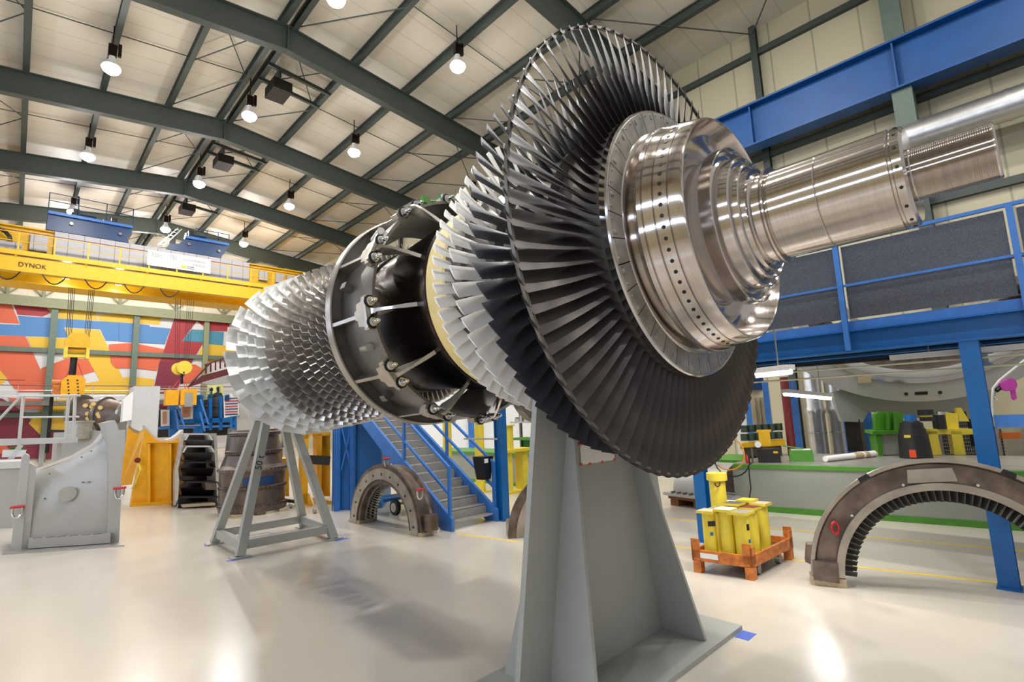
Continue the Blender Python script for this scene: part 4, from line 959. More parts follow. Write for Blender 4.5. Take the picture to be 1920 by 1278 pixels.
for (x0, y0, x1, y1) in ((330, 752, 347, 802), (376, 748, 391, 795), (329, 768, 336, 812), (375, 772, 384, 808)):
    MB(O).beam(G(x0, y0, -.6), G(x1, y1, -.6), .09, .09).build('ladder_rail', 'blue2', t)
gp('ladder_step', [(333, 796), (376, 796), (376, 798), (333, 798)], 'galv', .3, -.6)
mb = MB(O)
for x in (318, 365, 392, 412): mb.cyl(G(x, 742 if x < 390 else 736), G(x, 724), .03, n=6)
for y in (728, 734): mb.cyl(G(296, y), G(395, y), .03, n=6)
mb.build('railing', 'galv', t)
gp('grey_deck', [(296, 738), (320, 738), (320, 748), (296, 748)], 'lgrey', .6)
# flagged rack on a blue board
q = G(432, 760, -2); t = thing('striped_board', 'blue edged board with rows of red white strips beside the rig', 'board', q); O = Vector(q)
gp('board', [(420, 741), (434, 738), (448, 756), (448, 778), (421, 783)], 'white', .12, -2)
p_ = G(434, 770, -1.9); MB(O).beam(p_, Vector((p_.x, p_.y, 0)), .1, .1).build('post', 'blue', t)
for k in range(7):
    y = 746 + 5 * k; MB(O).prism([G(422, y, -2.05), G(446, y - 1, -2.05), G(446, y + 1, -2.05), G(422, y + 2, -2.05)], FWD * .04).build('strip', 'redpaint' if k % 2 else 'navy', t)
MB(O).prism([G(421, 741, -2.1), G(430, 739, -2.1), G(430, 750, -2.1), G(421, 751, -2.1)], FWD * .04).build('blue_field', 'navy', t)
# yellow green sign behind people
q = G(405, 730, 6); o = MB(q).prism([G(390, 722, 6), G(418, 718, 6), G(420, 745, 6), G(390, 746, 6)], FWD * .1).build('yellow_board', M.setdefault('pal', mat('pale lime board', (232, 236, 150), .5)), None, loc=q); tag(o, 'pale lime green board behind the two people', 'board')
p_ = G(405, 745, 6.05); MB(q).beam(p_, Vector((p_.x, p_.y, 0)), .12, .12).build('post', 'galv', o).location = (0, 0, 0)
# two people
def person(x, yh, lab, mt, turn):
    hp = G(x, yh, 1.0); zf = hp.z - 1.62; t = thing('person', lab, 'person', (hp.x, hp.y, zf))
    me = bpy.data.meshes.new('body'); V = [(0, 0, .95), (0, 0, 1.15), (0, 0, 1.38), (0, 0, 1.48), (0, .0, 1.6), (0, 0, 1.72), (.18, 0, 1.4), (.2, .03, 1.12), (.16, .14, .92), (-.18, 0, 1.4), (-.2, .03, 1.12), (-.16, .14, .92), (.1, 0, .9), (.11, .02, .48), (.11, 0, .07), (.11, .16, .03), (-.1, 0, .9), (-.11, .02, .48), (-.11, 0, .07), (-.11, .16, .03)]
    E_ = [(0, 1), (1, 2), (2, 3), (3, 4), (4, 5), (2, 6), (6, 7), (7, 8), (2, 9), (9, 10), (10, 11), (0, 12), (12, 13), (13, 14), (14, 15), (0, 16), (16, 17), (17, 18), (18, 19)]
    rad = [.15, .14, .16, .06, .085, .09, .07, .05, .04, .07, .05, .04, .1, .065, .045, .04, .1, .065, .045, .04]
    me.from_pydata(V, E_, []); ob = bpy.data.objects.new('body', me); COL.objects.link(ob); ob.parent = t
    sk = ob.modifiers.new('skin', 'SKIN'); sv = me.skin_vertices[0].data
    for i, r_ in enumerate(rad): sv[i].radius = (r_, r_ * .85)
    sv[0].use_root = True
    ob.modifiers.new('sub', 'SUBSURF').levels = 1
    me.materials.append(M[mt]); 
    MB().lathe([(1.6, 0), (1.61, .07), (1.68, .098), (1.76, .1), (1.83, .06), (1.84, 0)], ax='Z', n=12).build('hair', 'brownd', t, True)
    t.rotation_euler = (0, 0, turn); return t
person(396, 733, 'person in teal standing on the rig deck, left of the other', 'shirt2', .6)
person(409, 731, 'person in dark clothes standing on the rig deck, right of the other', 'shirt', -.4)
q = G(402, 745, .4); o = MB().prism([G(384, 759, .2), G(424, 759, .2), G(424, 762, .2), G(384, 762, .2)], FWD * 2.5).build('rig_deck', 'gunmetal'); tag(o, 'narrow dark deck the two people stand on', 'platform')
# inclined stair rising behind the compressor
q = G(405, 690, 4); t = thing('far_staircase', 'distant inclined conveyor stair rising right behind the compressor blades', 'staircase', q); O = Vector(q)
mb = MB(O); mb.prism([G(352, 726, 4), G(430, 702, 4), G(430, 690, 4), G(378, 704, 4)], FWD * .4); mb.build('stringer', 'maroon', t)
mb = MB(O); mb.prism([G(380, 716, 3.8), G(430, 702, 3.8), G(430, 718, 3.8), G(395, 722, 3.8)], FWD * .3); mb.build('side_panel', 'lgrey', t)
mb = MB(O)
for k in range(5): mb.beam(G(386 + 9 * k, 700 - 3 * k, 4), G(386 + 9 * k, 684 - 3.4 * k, 4), .08, .08)
mb.beam(G(352, 726, 4), G(392, 682, 4), .08, .08); mb.beam(G(384, 684, 4), G(424, 670, 4), .08, .08); mb.build('railing', 'maroon', t)

# ------------------------------------------------------------------ blue cabin, stairs, post
SX0, SX1 = 5.74, 6.81
t = thing('staircase', 'blue steel staircase with perforated grey treads behind the rotor', 'staircase', (6.3, 7.7, 0)); O = (6.3, 7.7, 0)
y0, y1, zt = 7.62, 12.0, 0
sl = 1.99 / (10.81 - 7.65)
def sz(y): return (y - 7.65) * sl
YT = 11.6
for x in (SX0, SX1):
    mb = MB(O); mb.prism([(x - .03, 7.62, 0), (x - .03, 7.62, .22), (x - .03, YT, sz(YT) + .2), (x - .03, YT, sz(YT) - .12), (x - .03, 7.95, 0)], (.06, 0, 0)); mb.build('stringer', 'blue2', t)
n = 16
for i in range(n):
    y = 7.72 + i * (YT - 7.7) / n; z = sz(y) + .1
    mb = MB(O); mb.box(SX0 + .04, SX1 - .04, y, y + .2, z - .03, z); mb.cyl((SX0 + .04, y, z - .01), (SX1 - .04, y, z - .01), .022, n=8); tr = mb.build('tread', 'galv', t)
    mb = MB(O); mb.box(SX0 + .04, SX1 - .04, y + .2, y + .215, z - .0, z + (YT - 7.7) / n * sl - .02); mb.build('riser_plate', 'deckgrate', t)
for x in (SX0, SX1):
    mb = MB(O)
    for dz in (.55, 1.02): mb.beam((x, 7.7, sz(7.7) + dz + .05), (x, YT, sz(YT) + dz + .05), .045, .045)
    mb.build('handrail', 'blue2', t)
    for y in (7.7, 9.2, 10.7): mb = MB(O); mb.box(x - .025, x + .025, y - .03, y + .03, sz(y) + .05, sz(y) + 1.08); mb.build('baluster', 'blue2', t)
o = thing('blue_post', 'tall blue steel post at the foot of the staircase', 'post', (6.95, 7.62, 0)); MB((6.95, 7.62, 0)).ibeam((6.95, 7.62, 0), (6.95, 7.62, 2.9), .18, .18, tf=.02, tw=.12).build('column', 'blue', o)
for z in (1.55, 2.02): MB((6.95, 7.62, 0)).beam((6.86, 7.6, z), (6.5, 8.2, z + .02), .04, .03).build('bracket_arm', 'galv', o)
MB((6.95, 7.62, 0)).box(6.85, 7.05, 7.5, 7.74, 0, .02).build('base_plate', 'blue', o)
O = (6.72, 7.9, 1.0); t = thing('waste_bin', 'black waste bin hung on the blue post by the stairs', 'bin', O)
mb = MB(); mb.hexa([(-.1, -.1, -.22), (.1, -.1, -.22), (.1, .1, -.22), (-.1, .1, -.22), (-.15, -.14, .22), (.15, -.14, .22), (.15, .14, .22), (-.15, .14, .22)]); mb.build('bin_body', 'black', t)
MB().box(-.09, .0, -.155, -.14, .1, .18).build('label_sticker', 'white', t)
t = thing('blue_cabin', 'deep blue steel cabin wall under the stair landing', 'cabin', (6, 11.9, 0)); O = (6, 11.9, 0)
MB(O).prism([PF(622, 957), PF(716, 952), PF(716, 952) + Vector((0, 0, 2.25)), PF(622, 957) + Vector((0, 0, 2.25))], Vector((.62, .78, 0)) * 1.5).build('wall_panel', 'blue', t)
e = PF(656, 955) - FWD * .1; MB(O).ibeam(e, e + Vector((0, 0, 2.25)), .12, .12).build('corner_post', 'blue2', t)
e = PF(628, 957) - FWD * .1; MB(O).ibeam(e, e + Vector((0, 0, 2.25)), .1, .1).build('corner_post', 'blue2', t)
e = PF(690, 957) - FWD * .2; MB(O).beam(PF(636, 957) + Vector((0, 0, 1.9)) - FWD * .08, PF(655, 955) + Vector((0, 0, .9)) - FWD * .08, .03, .03).build('cross_brace', 'blue2', t)
MB(O).beam(PF(655, 955) + Vector((0, 0, 1.9)) - FWD * .08, PF(636, 957) + Vector((0, 0, .9)) - FWD * .08, .03, .03).build('cross_brace', 'blue2', t)
MB(O).box(5.4, 7.2, 11.6, 13.6, 2.38, 2.48).build('landing', 'blue', t)
# pump cart under the stairs
q = PF(742, 965); t = thing('hand_cart', 'small cart with blue frame, yellow tubes and rubber wheel by the cabin', 'cart', q); O = q
mb = MB(); mb.cyl((-.05, 0, .16), (.03, 0, .16), .16, n=20); mb.build('wheel', 'black', t, True); MB().cyl((-.06, 0, .16), (.04, 0, .16), .1, n=16).build('wheel_hub', 'galv', t)
MB().tube([(.1, .1, .2), (.55, .1, .2), (.55, .1, .8), (.35, .1, 1.2)], .03, 6).build('yellow_frame', 'yellowl', t); MB().box(-.3, .4, .0, .5, .3, .36).build('tray', 'blue', t)

# amber trolley behind the trestle
qa = PF(575, 948); t = thing('amber_trolley', 'orange yellow wheeled stand with columns behind the 50 t trestle', 'trolley', qa); O = qa
zc = (qa - Vector((0, 0, H))).dot(fw)
def K(x, y, d=0): return PX(x, y, zc + d)
def kp(name, pts, mt, dep=.2, d=0): return MB(O).prism([K(x, y, d) for x, y in pts], FWD * dep).build(name, mt, t)
kp('column', [(567, 815), (579, 811), (577, 945), (567, 945)], 'amber', .25)
kp('column', [(594, 815), (604, 812), (603, 925), (595, 925)], 'amber', .25, .3)
kp('side_frame', [(513, 862), (542, 858), (542, 930), (536, 930), (530, 872), (513, 872)], 'amber', .3, .2)
kp('top_head', [(562, 811), (584, 811), (579, 822), (567, 822)], 'amber', .3)
kp('top_beam', [(586, 811), (620, 810), (620, 816), (586, 817)], 'amber', .3, .3)
kp('back_panel', [(603, 816), (619, 816), (619, 930), (603, 930)], 'amber', .2, .5)
kp('foot', [(566, 925), (580, 925), (592, 962), (566, 962)], 'amber', .5)
kp('foot', [(596, 935), (628, 940), (632, 952), (604, 952)], 'amber', .4, .2)
kp('shelf', [(583, 853), (620, 855), (618, 872), (585, 870)], 'black', .3, -.1)
for x, y in ((545, 952), (590, 962), (628, 957)):
    c = PF(x, y); MB(O).cyl(c + Vector((0, 0, .06)) - RGT * .03, c + Vector((0, 0, .06)) + RGT * .03, .06, n=14).build('castor', 'galv', t, True)
kp('dark_rail', [(538, 936), (560, 938), (560, 944), (540, 942)], 'black', .3)

# ------------------------------------------------------------------ vane carrier arches
def arch(name, lab, c, dv, Ro, Ri, dep, a0=0, a1=PI, mats=('archm', 'archl'), vanes=True, nv=36, cat='vane carrier', flange=True):
    """half ring standing on the floor; dv direction in plan, depth towards the back"""
    dv = Vector(dv).normalized(); nb = Vector((dv.y, -dv.x, 0))
    if nb.dot(FWD) < 0: nb = -nb
    t = thing(name, lab, cat, c); c = Vector(c); O = c
    def pt(r, a, v): return c + dv * (r * math.cos(a)) + Vector((0, 0, r * math.sin(a))) + nb * v
    def ringm(prof, n=48, b0=a0, b1=a1):
        m_ = len(prof); vs = []
        for k in range(n + 1):
            a = b0 + (b1 - b0) * k / n; vs += [pt(r, a, v) for r, v in prof]
        fs = [(k * m_ + i, k * m_ + (i + 1) % m_, (k + 1) * m_ + (i + 1) % m_, (k + 1) * m_ + i) for k in range(n) for i in range(m_)]
        fs += [tuple(range(m_)), tuple(n * m_ + i for i in reversed(range(m_)))]
        return MB(O).add(vs, fs)
    return t, O, pt, ringm
t, O, pt, ringm = arch('vane_carrier', 'large bronze coloured half ring with inner vanes standing at right', (6.99, .91, 0.1), (.34, -.94, 0), 1.27, .95, .3)
t.location = (6.99, .91, 0); O = Vector((6.99, .91, 0)); 
_R = ringm
ringm([(1.275, -.0), (1.275, .06), (1.20, .06), (1.20, .10), (1.12, .12), (1.12, .3), (.99, .3), (.955, .14), (.955, .0), (.995, -.01), (1.02, .03), (1.215, .03), (1.235, .0)]).build('ring', 'archm', t, True, 30).location = (0, 0, .1)
ringm([(1.278, -.005), (1.278, .03), (1.238, .03), (1.238, -.005)]).build('outer_rim', 'archl', t, True, 30).location = (0, 0, .1)
ringm([(1.03, -.02), (1.03, .02), (.955, .02), (.955, -.02)]).build('inner_rim', 'archl', t, True, 30).location = (0, 0, .1)
dv = Vector((.34, -.94, 0)).normalized(); nb = Vector((dv.y, -dv.x, 0)); nb = nb if nb.dot(FWD) > 0 else -nb
for k in range(46):
    a = PI - .04 - (PI - .08) * k / 45; er = dv * math.cos(a) + Vector((0, 0, math.sin(a))); et = -dv * math.sin(a) + Vector((0, 0, math.cos(a)))
    for (v, lng) in ((.02, .12), (.17, .10)):
        base = er * .957; mb = MB(); mb.obox(base - er * lng / 2 + nb * (v + .03) + Vector((0, 0, .1)), er, (nb + et * .75), et, lng / 2, .05, .006); mb.build('vane', 'vane', t)
def onface(a, r0, r1, da, v0, v1):
    P = lambda r, b_, v: dv * (r * math.cos(b_)) + Vector((0, 0, r * math.sin(b_) + .1)) + nb * v
    return MB().hexa([P(r0, a - da, v0), P(r1, a - da * .8, v0), P(r1, a + da * .8, v0), P(r0, a + da, v0), P(r0, a - da, v1), P(r1, a - da * .8, v1), P(r1, a + da * .8, v1), P(r0, a + da, v1)])
onface(R(94), 1.06, 1.19, .2, -.02, .05).build('boss_plate', 'archl', t); onface(R(177), 1.02, 1.26, .10, -.05, .05).build('foot_block', 'archm', t); onface(R(170), 1.26, 1.33, .09, .0, .15).build('side_lug', 'archm', t)
onface(R(122), 1.235, 1.285, .05, -.012, .0).build('dark_insert', 'black', t); onface(R(64), 1.235, 1.285, .05, -.012, .0).build('dark_insert', 'black', t)
for a, r_ in ((R(108), 1.055), (R(74), 1.055), (R(141), 1.06)): p = dv * (r_ * math.cos(a)) + Vector((0, 0, r_ * math.sin(a) + .1)); MB().cyl(p + nb * .02, p - nb * .03, .014, n=10).build('pin', 'chrome', t)
p = dv * (1.13 * math.cos(R(152))) + Vector((0, 0, 1.13 * math.sin(R(152)) + .1)) - nb * .05
mb = MB(); mb.tube([p + dv * (.035 * math.cos(u * PI / 4)) + Vector((0, 0, .065 * math.sin(u * PI / 4))) for u in range(8)], .012, 8, True); mb.build('lifting_ring', 'redpaint', t, True)
for sgn in (-1, 1):
    p = dv * sgn * 1.12; MB().obox(p + nb * .1 + Vector((0, 0, .045)), dv, nb, (0, 0, 1), .17, .12, .045).build('wooden_block', 'wood', t)

t, O, pt, ringm = arch('vane_carrier', 'smaller grey bronze half ring standing before the blue staircase', (5.12, 8.93, 0), (.06, -1, 0), 1.15, .8, .5)
ringm([(1.18, -.02), (1.18, .05), (1.10, .08), (1.10, .25), (1.14, .28), (1.14, .34), (1.02, .4), (.86, .4), (.80, .05), (.82, -.02)]).build('ring', 'archm', t, True, 30)
ringm([(1.1, -.05), (1.1, .0), (.9, .0), (.9, -.05)]).build('face_rim', 'archl', t, True, 30)
for q_ in range(3):
    ringm([(.84 - .0 * q_, .08 + .1 * q_), (.84, .12 + .1 * q_), (.79, .12 + .1 * q_), (.79, .08 + .1 * q_)], 64).build('inner_groove', 'archl', t, True, 30)
dv = Vector((.06, -1, 0)).normalized(); nb = Vector((dv.y, -dv.x, 0)); nb = nb if nb.dot(FWD) > 0 else -nb
for k in range(11):
    a = PI * (k + .5) / 11; p = dv * (.99 * math.cos(a)) + Vector((0, 0, .99 * math.sin(a))); MB().cyl(p, p - nb * .056, .022, n=10).build('bolt_hole', 'black', t)
for k in range(40):
    a = PI * (k + .5) / 40; er = dv * math.cos(a) + Vector((0, 0, math.sin(a))); et = -dv * math.sin(a) + Vector((0, 0, math.cos(a)))
    MB().obox(er * .78 + nb * .22, er, nb + et * .5, et, .04, .12, .006).build('vane', 'galv', t)
MB().obox(dv * 1.23 + nb * .12 + Vector((0, 0, .22)), dv, nb, (0, 0, 1), .1, .1, .13).build('foot_lug', 'archm', t)
for sgn in (-1, 1): MB().obox(dv * sgn * 1.0 + nb * .12 + Vector((0, 0, .03)), dv, nb, (0, 0, 1), .2, .16, .03).build('wooden_pad', 'wood', t)
shackle('shackle', Vector((5.12, 8.93, 0)) + dv * .1 + Vector((0, 0, 1.22)), .09, t, (5.12, 8.93, 0)); shackle('shackle', Vector((5.12, 8.93, 0)) + dv * 1.18 + Vector((0, 0, .72)) - nb * .05, .1, t, (5.12, 8.93, 0))

t, O, pt, ringm = arch('vane_carrier', 'half ring mostly hidden behind the front stand, with grey foot', PF(967, 1008) + Vector((.85, -.53, 0)) * 1.02, (.85, -.53, 0), 1.1, .8, .4)
ringm([(1.15, -.02), (1.15, .04), (1.06, .06), (1.06, .3), (.86, .3), (.82, .02), (.84, -.02)]).build('ring', 'archm', t, True, 30)
ringm([(1.02, -.05), (1.02, .0), (.9, .0), (.9, -.05)]).build('face_rim', 'archl', t, True, 30)
dv = Vector((.85, -.53, 0)).normalized(); nb = Vector((dv.y, -dv.x, 0)); nb = nb if nb.dot(FWD) > 0 else -nb
for k in range(34):
    a = PI * (k + .5) / 34; er = dv * math.cos(a) + Vector((0, 0, math.sin(a))); et = -dv * math.sin(a) + Vector((0, 0, math.cos(a)))
    MB().obox(er * .79 + nb * .15, er, nb + et * .5, et, .04, .12, .006).build('vane', 'vane', t)
MB().obox(-dv * 1.08 + nb * .1 + Vector((0, 0, .15)), dv, nb, (0, 0, 1), .06, .1, .13).build('foot_block', 'archl', t)
#@@P4
FWD = Vector((fw[0], fw[1], 0)).normalized(); RGT = Vector((FWD[1], -FWD[0], 0))
# ------------------------------------------------------------------ pallet with yellow columns
pc = [PF(1300, 1072), PF(1414, 1089), PF(1490, 1047)]
px = (pc[2] - pc[1]).normalized(); pl_ = (pc[2] - pc[1]).length; py = (pc[0] - pc[1]).normalized(); pw = (pc[0] - pc[1]).length
t = thing('pallet_dolly', 'worn orange steel pallet frame carrying yellow columns', 'pallet', pc[1]); O = pc[1]
def pp(u, v, z): return pc[1] + px * u + py * v + Vector((0, 0, z))
def pb(mb, u0, u1, v0, v1, z0, z1): return mb.hexa([pp(u0, v0, z0), pp(u1, v0, z0), pp(u1, v1, z0), pp(u0, v1, z0), pp(u0, v0, z1), pp(u1, v0, z1), pp(u1, v1, z1), pp(u0, v1, z1)])
for (u, v) in ((0, 0), (pl_ - .1, 0), (0, pw - .1), (pl_ - .1, pw - .1)):
    pb(MB(O), u, u + .09, v, v + .09, .0, .15).build('leg', 'orange', t)
    mb = MB(O); su = 0 if u == 0 else .085; sv = 0 if v == 0 else .085
    pb(mb, u + su, u + su + .015, v, v + .1, .17, .40); pb(mb, u, u + .1, v + sv, v + sv + .015, .17, .36); mb.build('corner_post', 'orange', t)
for (u0, u1, v0, v1) in ((0, pl_, 0, .03), (0, pl_, pw - .03, pw), (0, .03, 0, pw), (pl_ - .03, pl_, 0, pw)):
    pb(MB(O), u0, u1, v0, v1, .14, .27).build('side_beam', 'orange', t)
pb(MB(O), .03, pl_ - .03, .03, pw - .03, .15, .19).build('deck', 'rust', t)
pb(MB(O), -.003, 0, pw * .55, pw * .85, .18, .24).build('white_sticker', 'white', t)
for u, v in ((.3, .08), (pl_ - .3, .08)): c = pp(u, v, .07); MB(O).cyl(c - py * .03, c + py * .03, .07, n=14).build('wheel', 'galv', t, True)
def ycol(u, v, h_, r_, lab, plate, stickers, tall=False):
    q = pp(u, v, .19); t = thing('support_column', lab, 'column', q, 'yellow columns on the orange pallet')
    if tall:
        MB().cyl((0, 0, 0), (0, 0, h_ - .08), r_, n=32).build('tube', 'yellowl', t, True); MB().cyl((0, 0, h_ - .09), (0, 0, h_), r_ * 1.28, n=32).build('cap', 'yellowl', t, True)
        mb = MB(); c = -FWD * (r_ * 1.28 + .01) - RGT * .05; mb.tube([c + RGT * (.035 * math.cos(a)) + Vector((0, 0, h_ - .1 + .055 * math.sin(a))) for a in [PI + PI * u_ / 8 for u_ in range(9)]] , .01, 6); mb.build('shackle', 'rust', t, True)
    else:
        MB().cyl((0, 0, .012), (0, 0, h_ - .02), r_, n=32).build('tube', 'yellowl', t, True)
        MB().obox((0, 0, .006), px, py, (0, 0, 1), r_ * 1.25, r_ * 1.25, .006).build('base_plate', 'yellowl', t)
        MB().obox((0, 0, h_ - .015), px, py, (0, 0, 1), r_ * 1.3, r_ * 1.25, .015).build('head_plate', 'yellowl', t)
        MB().obox((0, 0, h_ + .001), px, py, (0, 0, 1), r_ * 1.26, r_ * 1.21, .001).build('pad', plate, t)
    for (ax_, z, w_, h2, mt) in stickers:
        d = (-FWD + RGT * ax_).normalized(); s2 = Vector((-d.y, d.x, 0))
        MB().obox(d * (r_ + .0015) + Vector((0, 0, z)), s2, d, (0, 0, 1), w_, .0015, h2).build('sticker', mt, t)
hh = .54
blk = (0, .38, .04, .03, 'black')
ycol(.15, pw - .17, hh, .08, 'yellow column at the front left pallet corner with a black sticker', 'wood', [(0, .39, .045, .03, 'black'), (-.1, .27, .018, .02, 'blue')])
ycol(.17, pw * .47, hh + .03, .08, 'yellow column in the middle of the pallet front edge', 'paper', [])
ycol(.17, .15, hh + .01, .088, 'yellow column at the near pallet corner with two black stickers', 'metaltop', [(.45, .38, .02, .035, 'black'), (.55, .22, .016, .02, 'blue')])
ycol(.42, pw - .2, hh, .08, 'short yellow column behind the front left one, partly hidden', 'metaltop', [])
ycol(.45, pw * .5, hh + .06, .078, 'yellow column in the pallet centre with dark grey head', 'gunmetal', [])
ycol(.47, .17, hh + .02, .078, 'yellow column on the near side with brown red head plate', 'maroon', [])
ycol(.75, pw - .18, hh + .02, .078, 'yellow column at the rear left with white head pad', 'paper', [])
ycol(.78, pw * .47, hh + .06, .078, 'yellow column at the rear middle of the pallet', 'yellowl', [])
ycol(.76, .16, hh + .03, .078, 'yellow column at the rear right of the pallet', 'wood', [])
q = PF(1336, 1010)
qv = (q - pc[1]); ycol(.55, pw - .02 - .1, .95, .1, 'tallest yellow column with a rusty shackle and round cap', 'yellowl', [], True)

# ------------------------------------------------------------------ grey cover on wooden pallet
q = PF(1268, 948); t = thing('wooden_pallet', 'low brown wooden pallet under a grey sheet cover', 'pallet', q); O = q
a = PF(1256, 946); b_ = PF(1362, 962); dd = (b_ - a).normalized(); bk = Vector((-dd.y, dd.x, 0)); bk = bk if bk.dot(FWD) > 0 else -bk
LL = (b_ - a).length
for f in (0.02, .45, .88):
    MB(O).obox(a + dd * (LL * f + .1) + bk * .35 + Vector((0, 0, .07)), dd, bk, (0, 0, 1), .1, .35, .07).build('bearer', 'woodd', t)
MB(O).obox(a + dd * LL / 2 + bk * .35 + Vector((0, 0, .17)), dd, bk, (0, 0, 1), LL / 2, .38, .03).build('deck', 'woodd', t)
t = thing('sheet_cover', 'light grey bent sheet metal cover lying on the wooden pallet', 'cover', a); O = a
MB(O).obox(a + dd * (LL / 2 - .03) + bk * .33 + Vector((0, 0, .235)), dd, bk, (0, 0, 1), LL / 2 + .05, .42, .03).build('flange', 'casing', t)
mb = MB(O); n = 10; vs = []
for k in range(n + 1):
    f = k / n; o_ = a + bk * (.0 + .55 * (1 - math.cos(f * PI / 2))) + Vector((0, 0, .26 + .62 * math.sin(f * PI / 2)))
    vs += [o_ + dd * .12, o_ + dd * (LL - .05)]
mb.add(vs + [v + bk * .02 for v in vs], [(2 * k, 2 * k + 1, 2 * k + 3, 2 * k + 2) for k in range(n)] + [(2 * k + 2 * n + 2, 2 * k + 2 * n + 4, 2 * k + 2 * n + 5, 2 * k + 3 + 2 * n) for k in range(n)]); mb.build('curved_sheet', 'casing', t, True, 60)
for k in range(8): MB(O).obox(a + dd * (.15 + k * LL / 9) - bk * .04 + Vector((0, 0, .28)), bk, dd, (0, 0, 1), .06, .015, .02).build('notch', 'gunmetal', t)

# ------------------------------------------------------------------ blue platform on the right
PXE = 7.67
t = thing('blue_platform', 'raised blue steel platform with dark rail panels on the right', 'platform', (PXE, .6, 0)); O = (PXE, .6, 0)
MB(O).ibeam((PXE, -4, 2.76), (PXE, 5.6, 2.76), .18, .28, tf=.02, tw=.015).build('edge_beam', 'blue', t)
MB(O).box(PXE - .02, PXE + .02, -4, 5.6, 2.9, 3.02).build('kick_plate', 'blue2', t)
for x in (8.6, 9.9): MB(O).ibeam((x, -4, 2.73), (x, 5.6, 2.73), .14, .2).build('inner_beam', 'blue', t)
for y in (-2.8, .56, 3.88): MB(O).ibeam((PXE, y, 2.52), (10.0, y, 2.52), .14, .22).build('cross_beam', 'blue', t)
MB(O).box(PXE + .08, 10.1, -4, 5.6, 2.84, 2.9).build('deck', 'navy', t)
for y in (.56, 3.88): 
    MB(O).ibeam((PXE, y, .015), (PXE, y, 2.62), .17, .15, up=(1, 0, 0), tf=.014, tw=.012).build('column', 'blue', t); MB(O).box(PXE - .12, PXE + .12, y - .1, y + .1, 0, .015).build('base_plate', 'blue', t)
for y in (1.7, .05, -1.6, -3.25, 3.35, 5.0):
    mb = MB(O); mb.box(PXE - .115, PXE - .095, y - .03, y + .03, 2.64, 4.05); mb.box(PXE - .07, PXE - .05, y - .03, y + .03, 2.64, 4.05); mb.build('rail_post', 'blue2', t)
MB(O).box(PXE - .1, PXE - .06, -4, 5.6, 4.02, 4.06).build('top_rail', 'blue2', t)
MB(O).box(PXE - .09, PXE - .07, -4, 5.6, 3.46, 3.49).build('mid_rail', 'blue2', t)
for y in (-3.2, -1.55, .1, 1.75, 3.4): MB(O).box(PXE - .03, PXE - .015, y, y + 1.55, 3.05, 4.0).build('rail_panel', 'darkpanel', t)
MB(O).beam((PXE, .46, 1.73), (PXE + .1, -3.2, 1.73), .1, .13).build('tie_beam', 'blue2', t)
# fluorescent lights
def fluo(a, b_, lab, on=True):
    a = Vector(a); b_ = Vector(b_); c = (a + b_) / 2; t = thing('fluorescent_light', lab, 'light', c)
    MB(c).beam(a, b_, .14, .06).build('housing', 'white', t)
    for f in (.2, .8): p = a + (b_ - a) * f; MB(c).cyl(p, Vector((p.x, p.y, 2.85)), .008, n=6).build('hanger', 'galv', t)
    if on:
        MB(c).cyl(a - Vector((0, 0, .05)), b_ - Vector((0, 0, .05)), .03, n=10).build('tube', 'tube', t, True)
        ld = bpy.data.lights.new('tube_light', 'AREA'); ld.shape = 'RECTANGLE'; ld.size = (b_ - a).length; ld.size_y = .1; ld.energy = 45; ld.color = (1, .98, .95)
        l = bpy.data.objects.new('tube_light', ld); COL.objects.link(l); l.parent = t; l.location = (0, 0, -.1)
        l.rotation_euler = (0, 0, math.atan2((b_ - a).y, (b_ - a).x))
fluo(at(1380, 700, 2, 2.4), at(1482, 688, 2, 2.4), 'lit fluorescent tube under the platform, right of the fan edge')
fluo(PX(1470, 733, 8.6), PX(1556, 741, 8.9), 'lit fluorescent tube over the bench, beside the maroon post')
fluo((8.0, 1.35, 2.53), (8.0, -.6, 2.53), 'unlit pale strip light under the platform beside the blue column', False)
for k_, (yy, lab) in enumerate(((702, 'upper cream conduit pipe running under the blue platform'), (716, 'lower cream conduit pipe running under the blue platform'))):
    a = at(1420, yy, 0, 7.9); b_ = at(1920, 664 + 18 * k_, 0, 7.9); d = (b_ - a)
    o = MB(a).cyl(a - d * .5, b_ + d * .5, .012, n=8).build('conduit_pipe', 'pipe', None, loc=a); tag(o, lab, 'pipe')
a = at(1440, 690, 0, 8.1); b_ = at(1920, 652, 0, 8.1); d = b_ - a
o = MB(a).beam(a - d * .5, b_ + d * .5, .1, .04).build('cable_tray', 'brownd', None, loc=a); tag(o, 'dark cable tray running under the blue platform', 'cable tray')

# ------------------------------------------------------------------ long grey bench with green edges
t = thing('assembly_bench', 'long grey test bed with green edge trim at the right', 'bench', (10.9, 1, 0)); O = (10.9, 1, 0)
def bx_(y): return 10.45 + (3.66 - y) * .15
BY0, BY1 = -4, 4.55
def slab(mb, y0, y1, d0, d1, z0, z1): return mb.hexa([(bx_(y0) + d0, y0, z0), (bx_(y0) + d1, y0, z0), (bx_(y1) + d1, y1, z0), (bx_(y1) + d0, y1, z0), (bx_(y0) + d0, y0, z1), (bx_(y0) + d1, y0, z1), (bx_(y1) + d1, y1, z1), (bx_(y1) + d0, y1, z1)])
slab(MB(O), BY0, BY1, .02, 2.6, .08, .80).build('panel', 'benchgrey', t); slab(MB(O), BY0, BY1, -.01, 2.62, .80, .87).build('green_edge', 'green', t); slab(MB(O), BY0, BY1, -.0, 2.6, .0, .1).build('green_plinth', 'green', t)
slab(MB(O), BY0, BY1, .06, 2.55, .87, .885).build('table_top', 'metaltop', t)
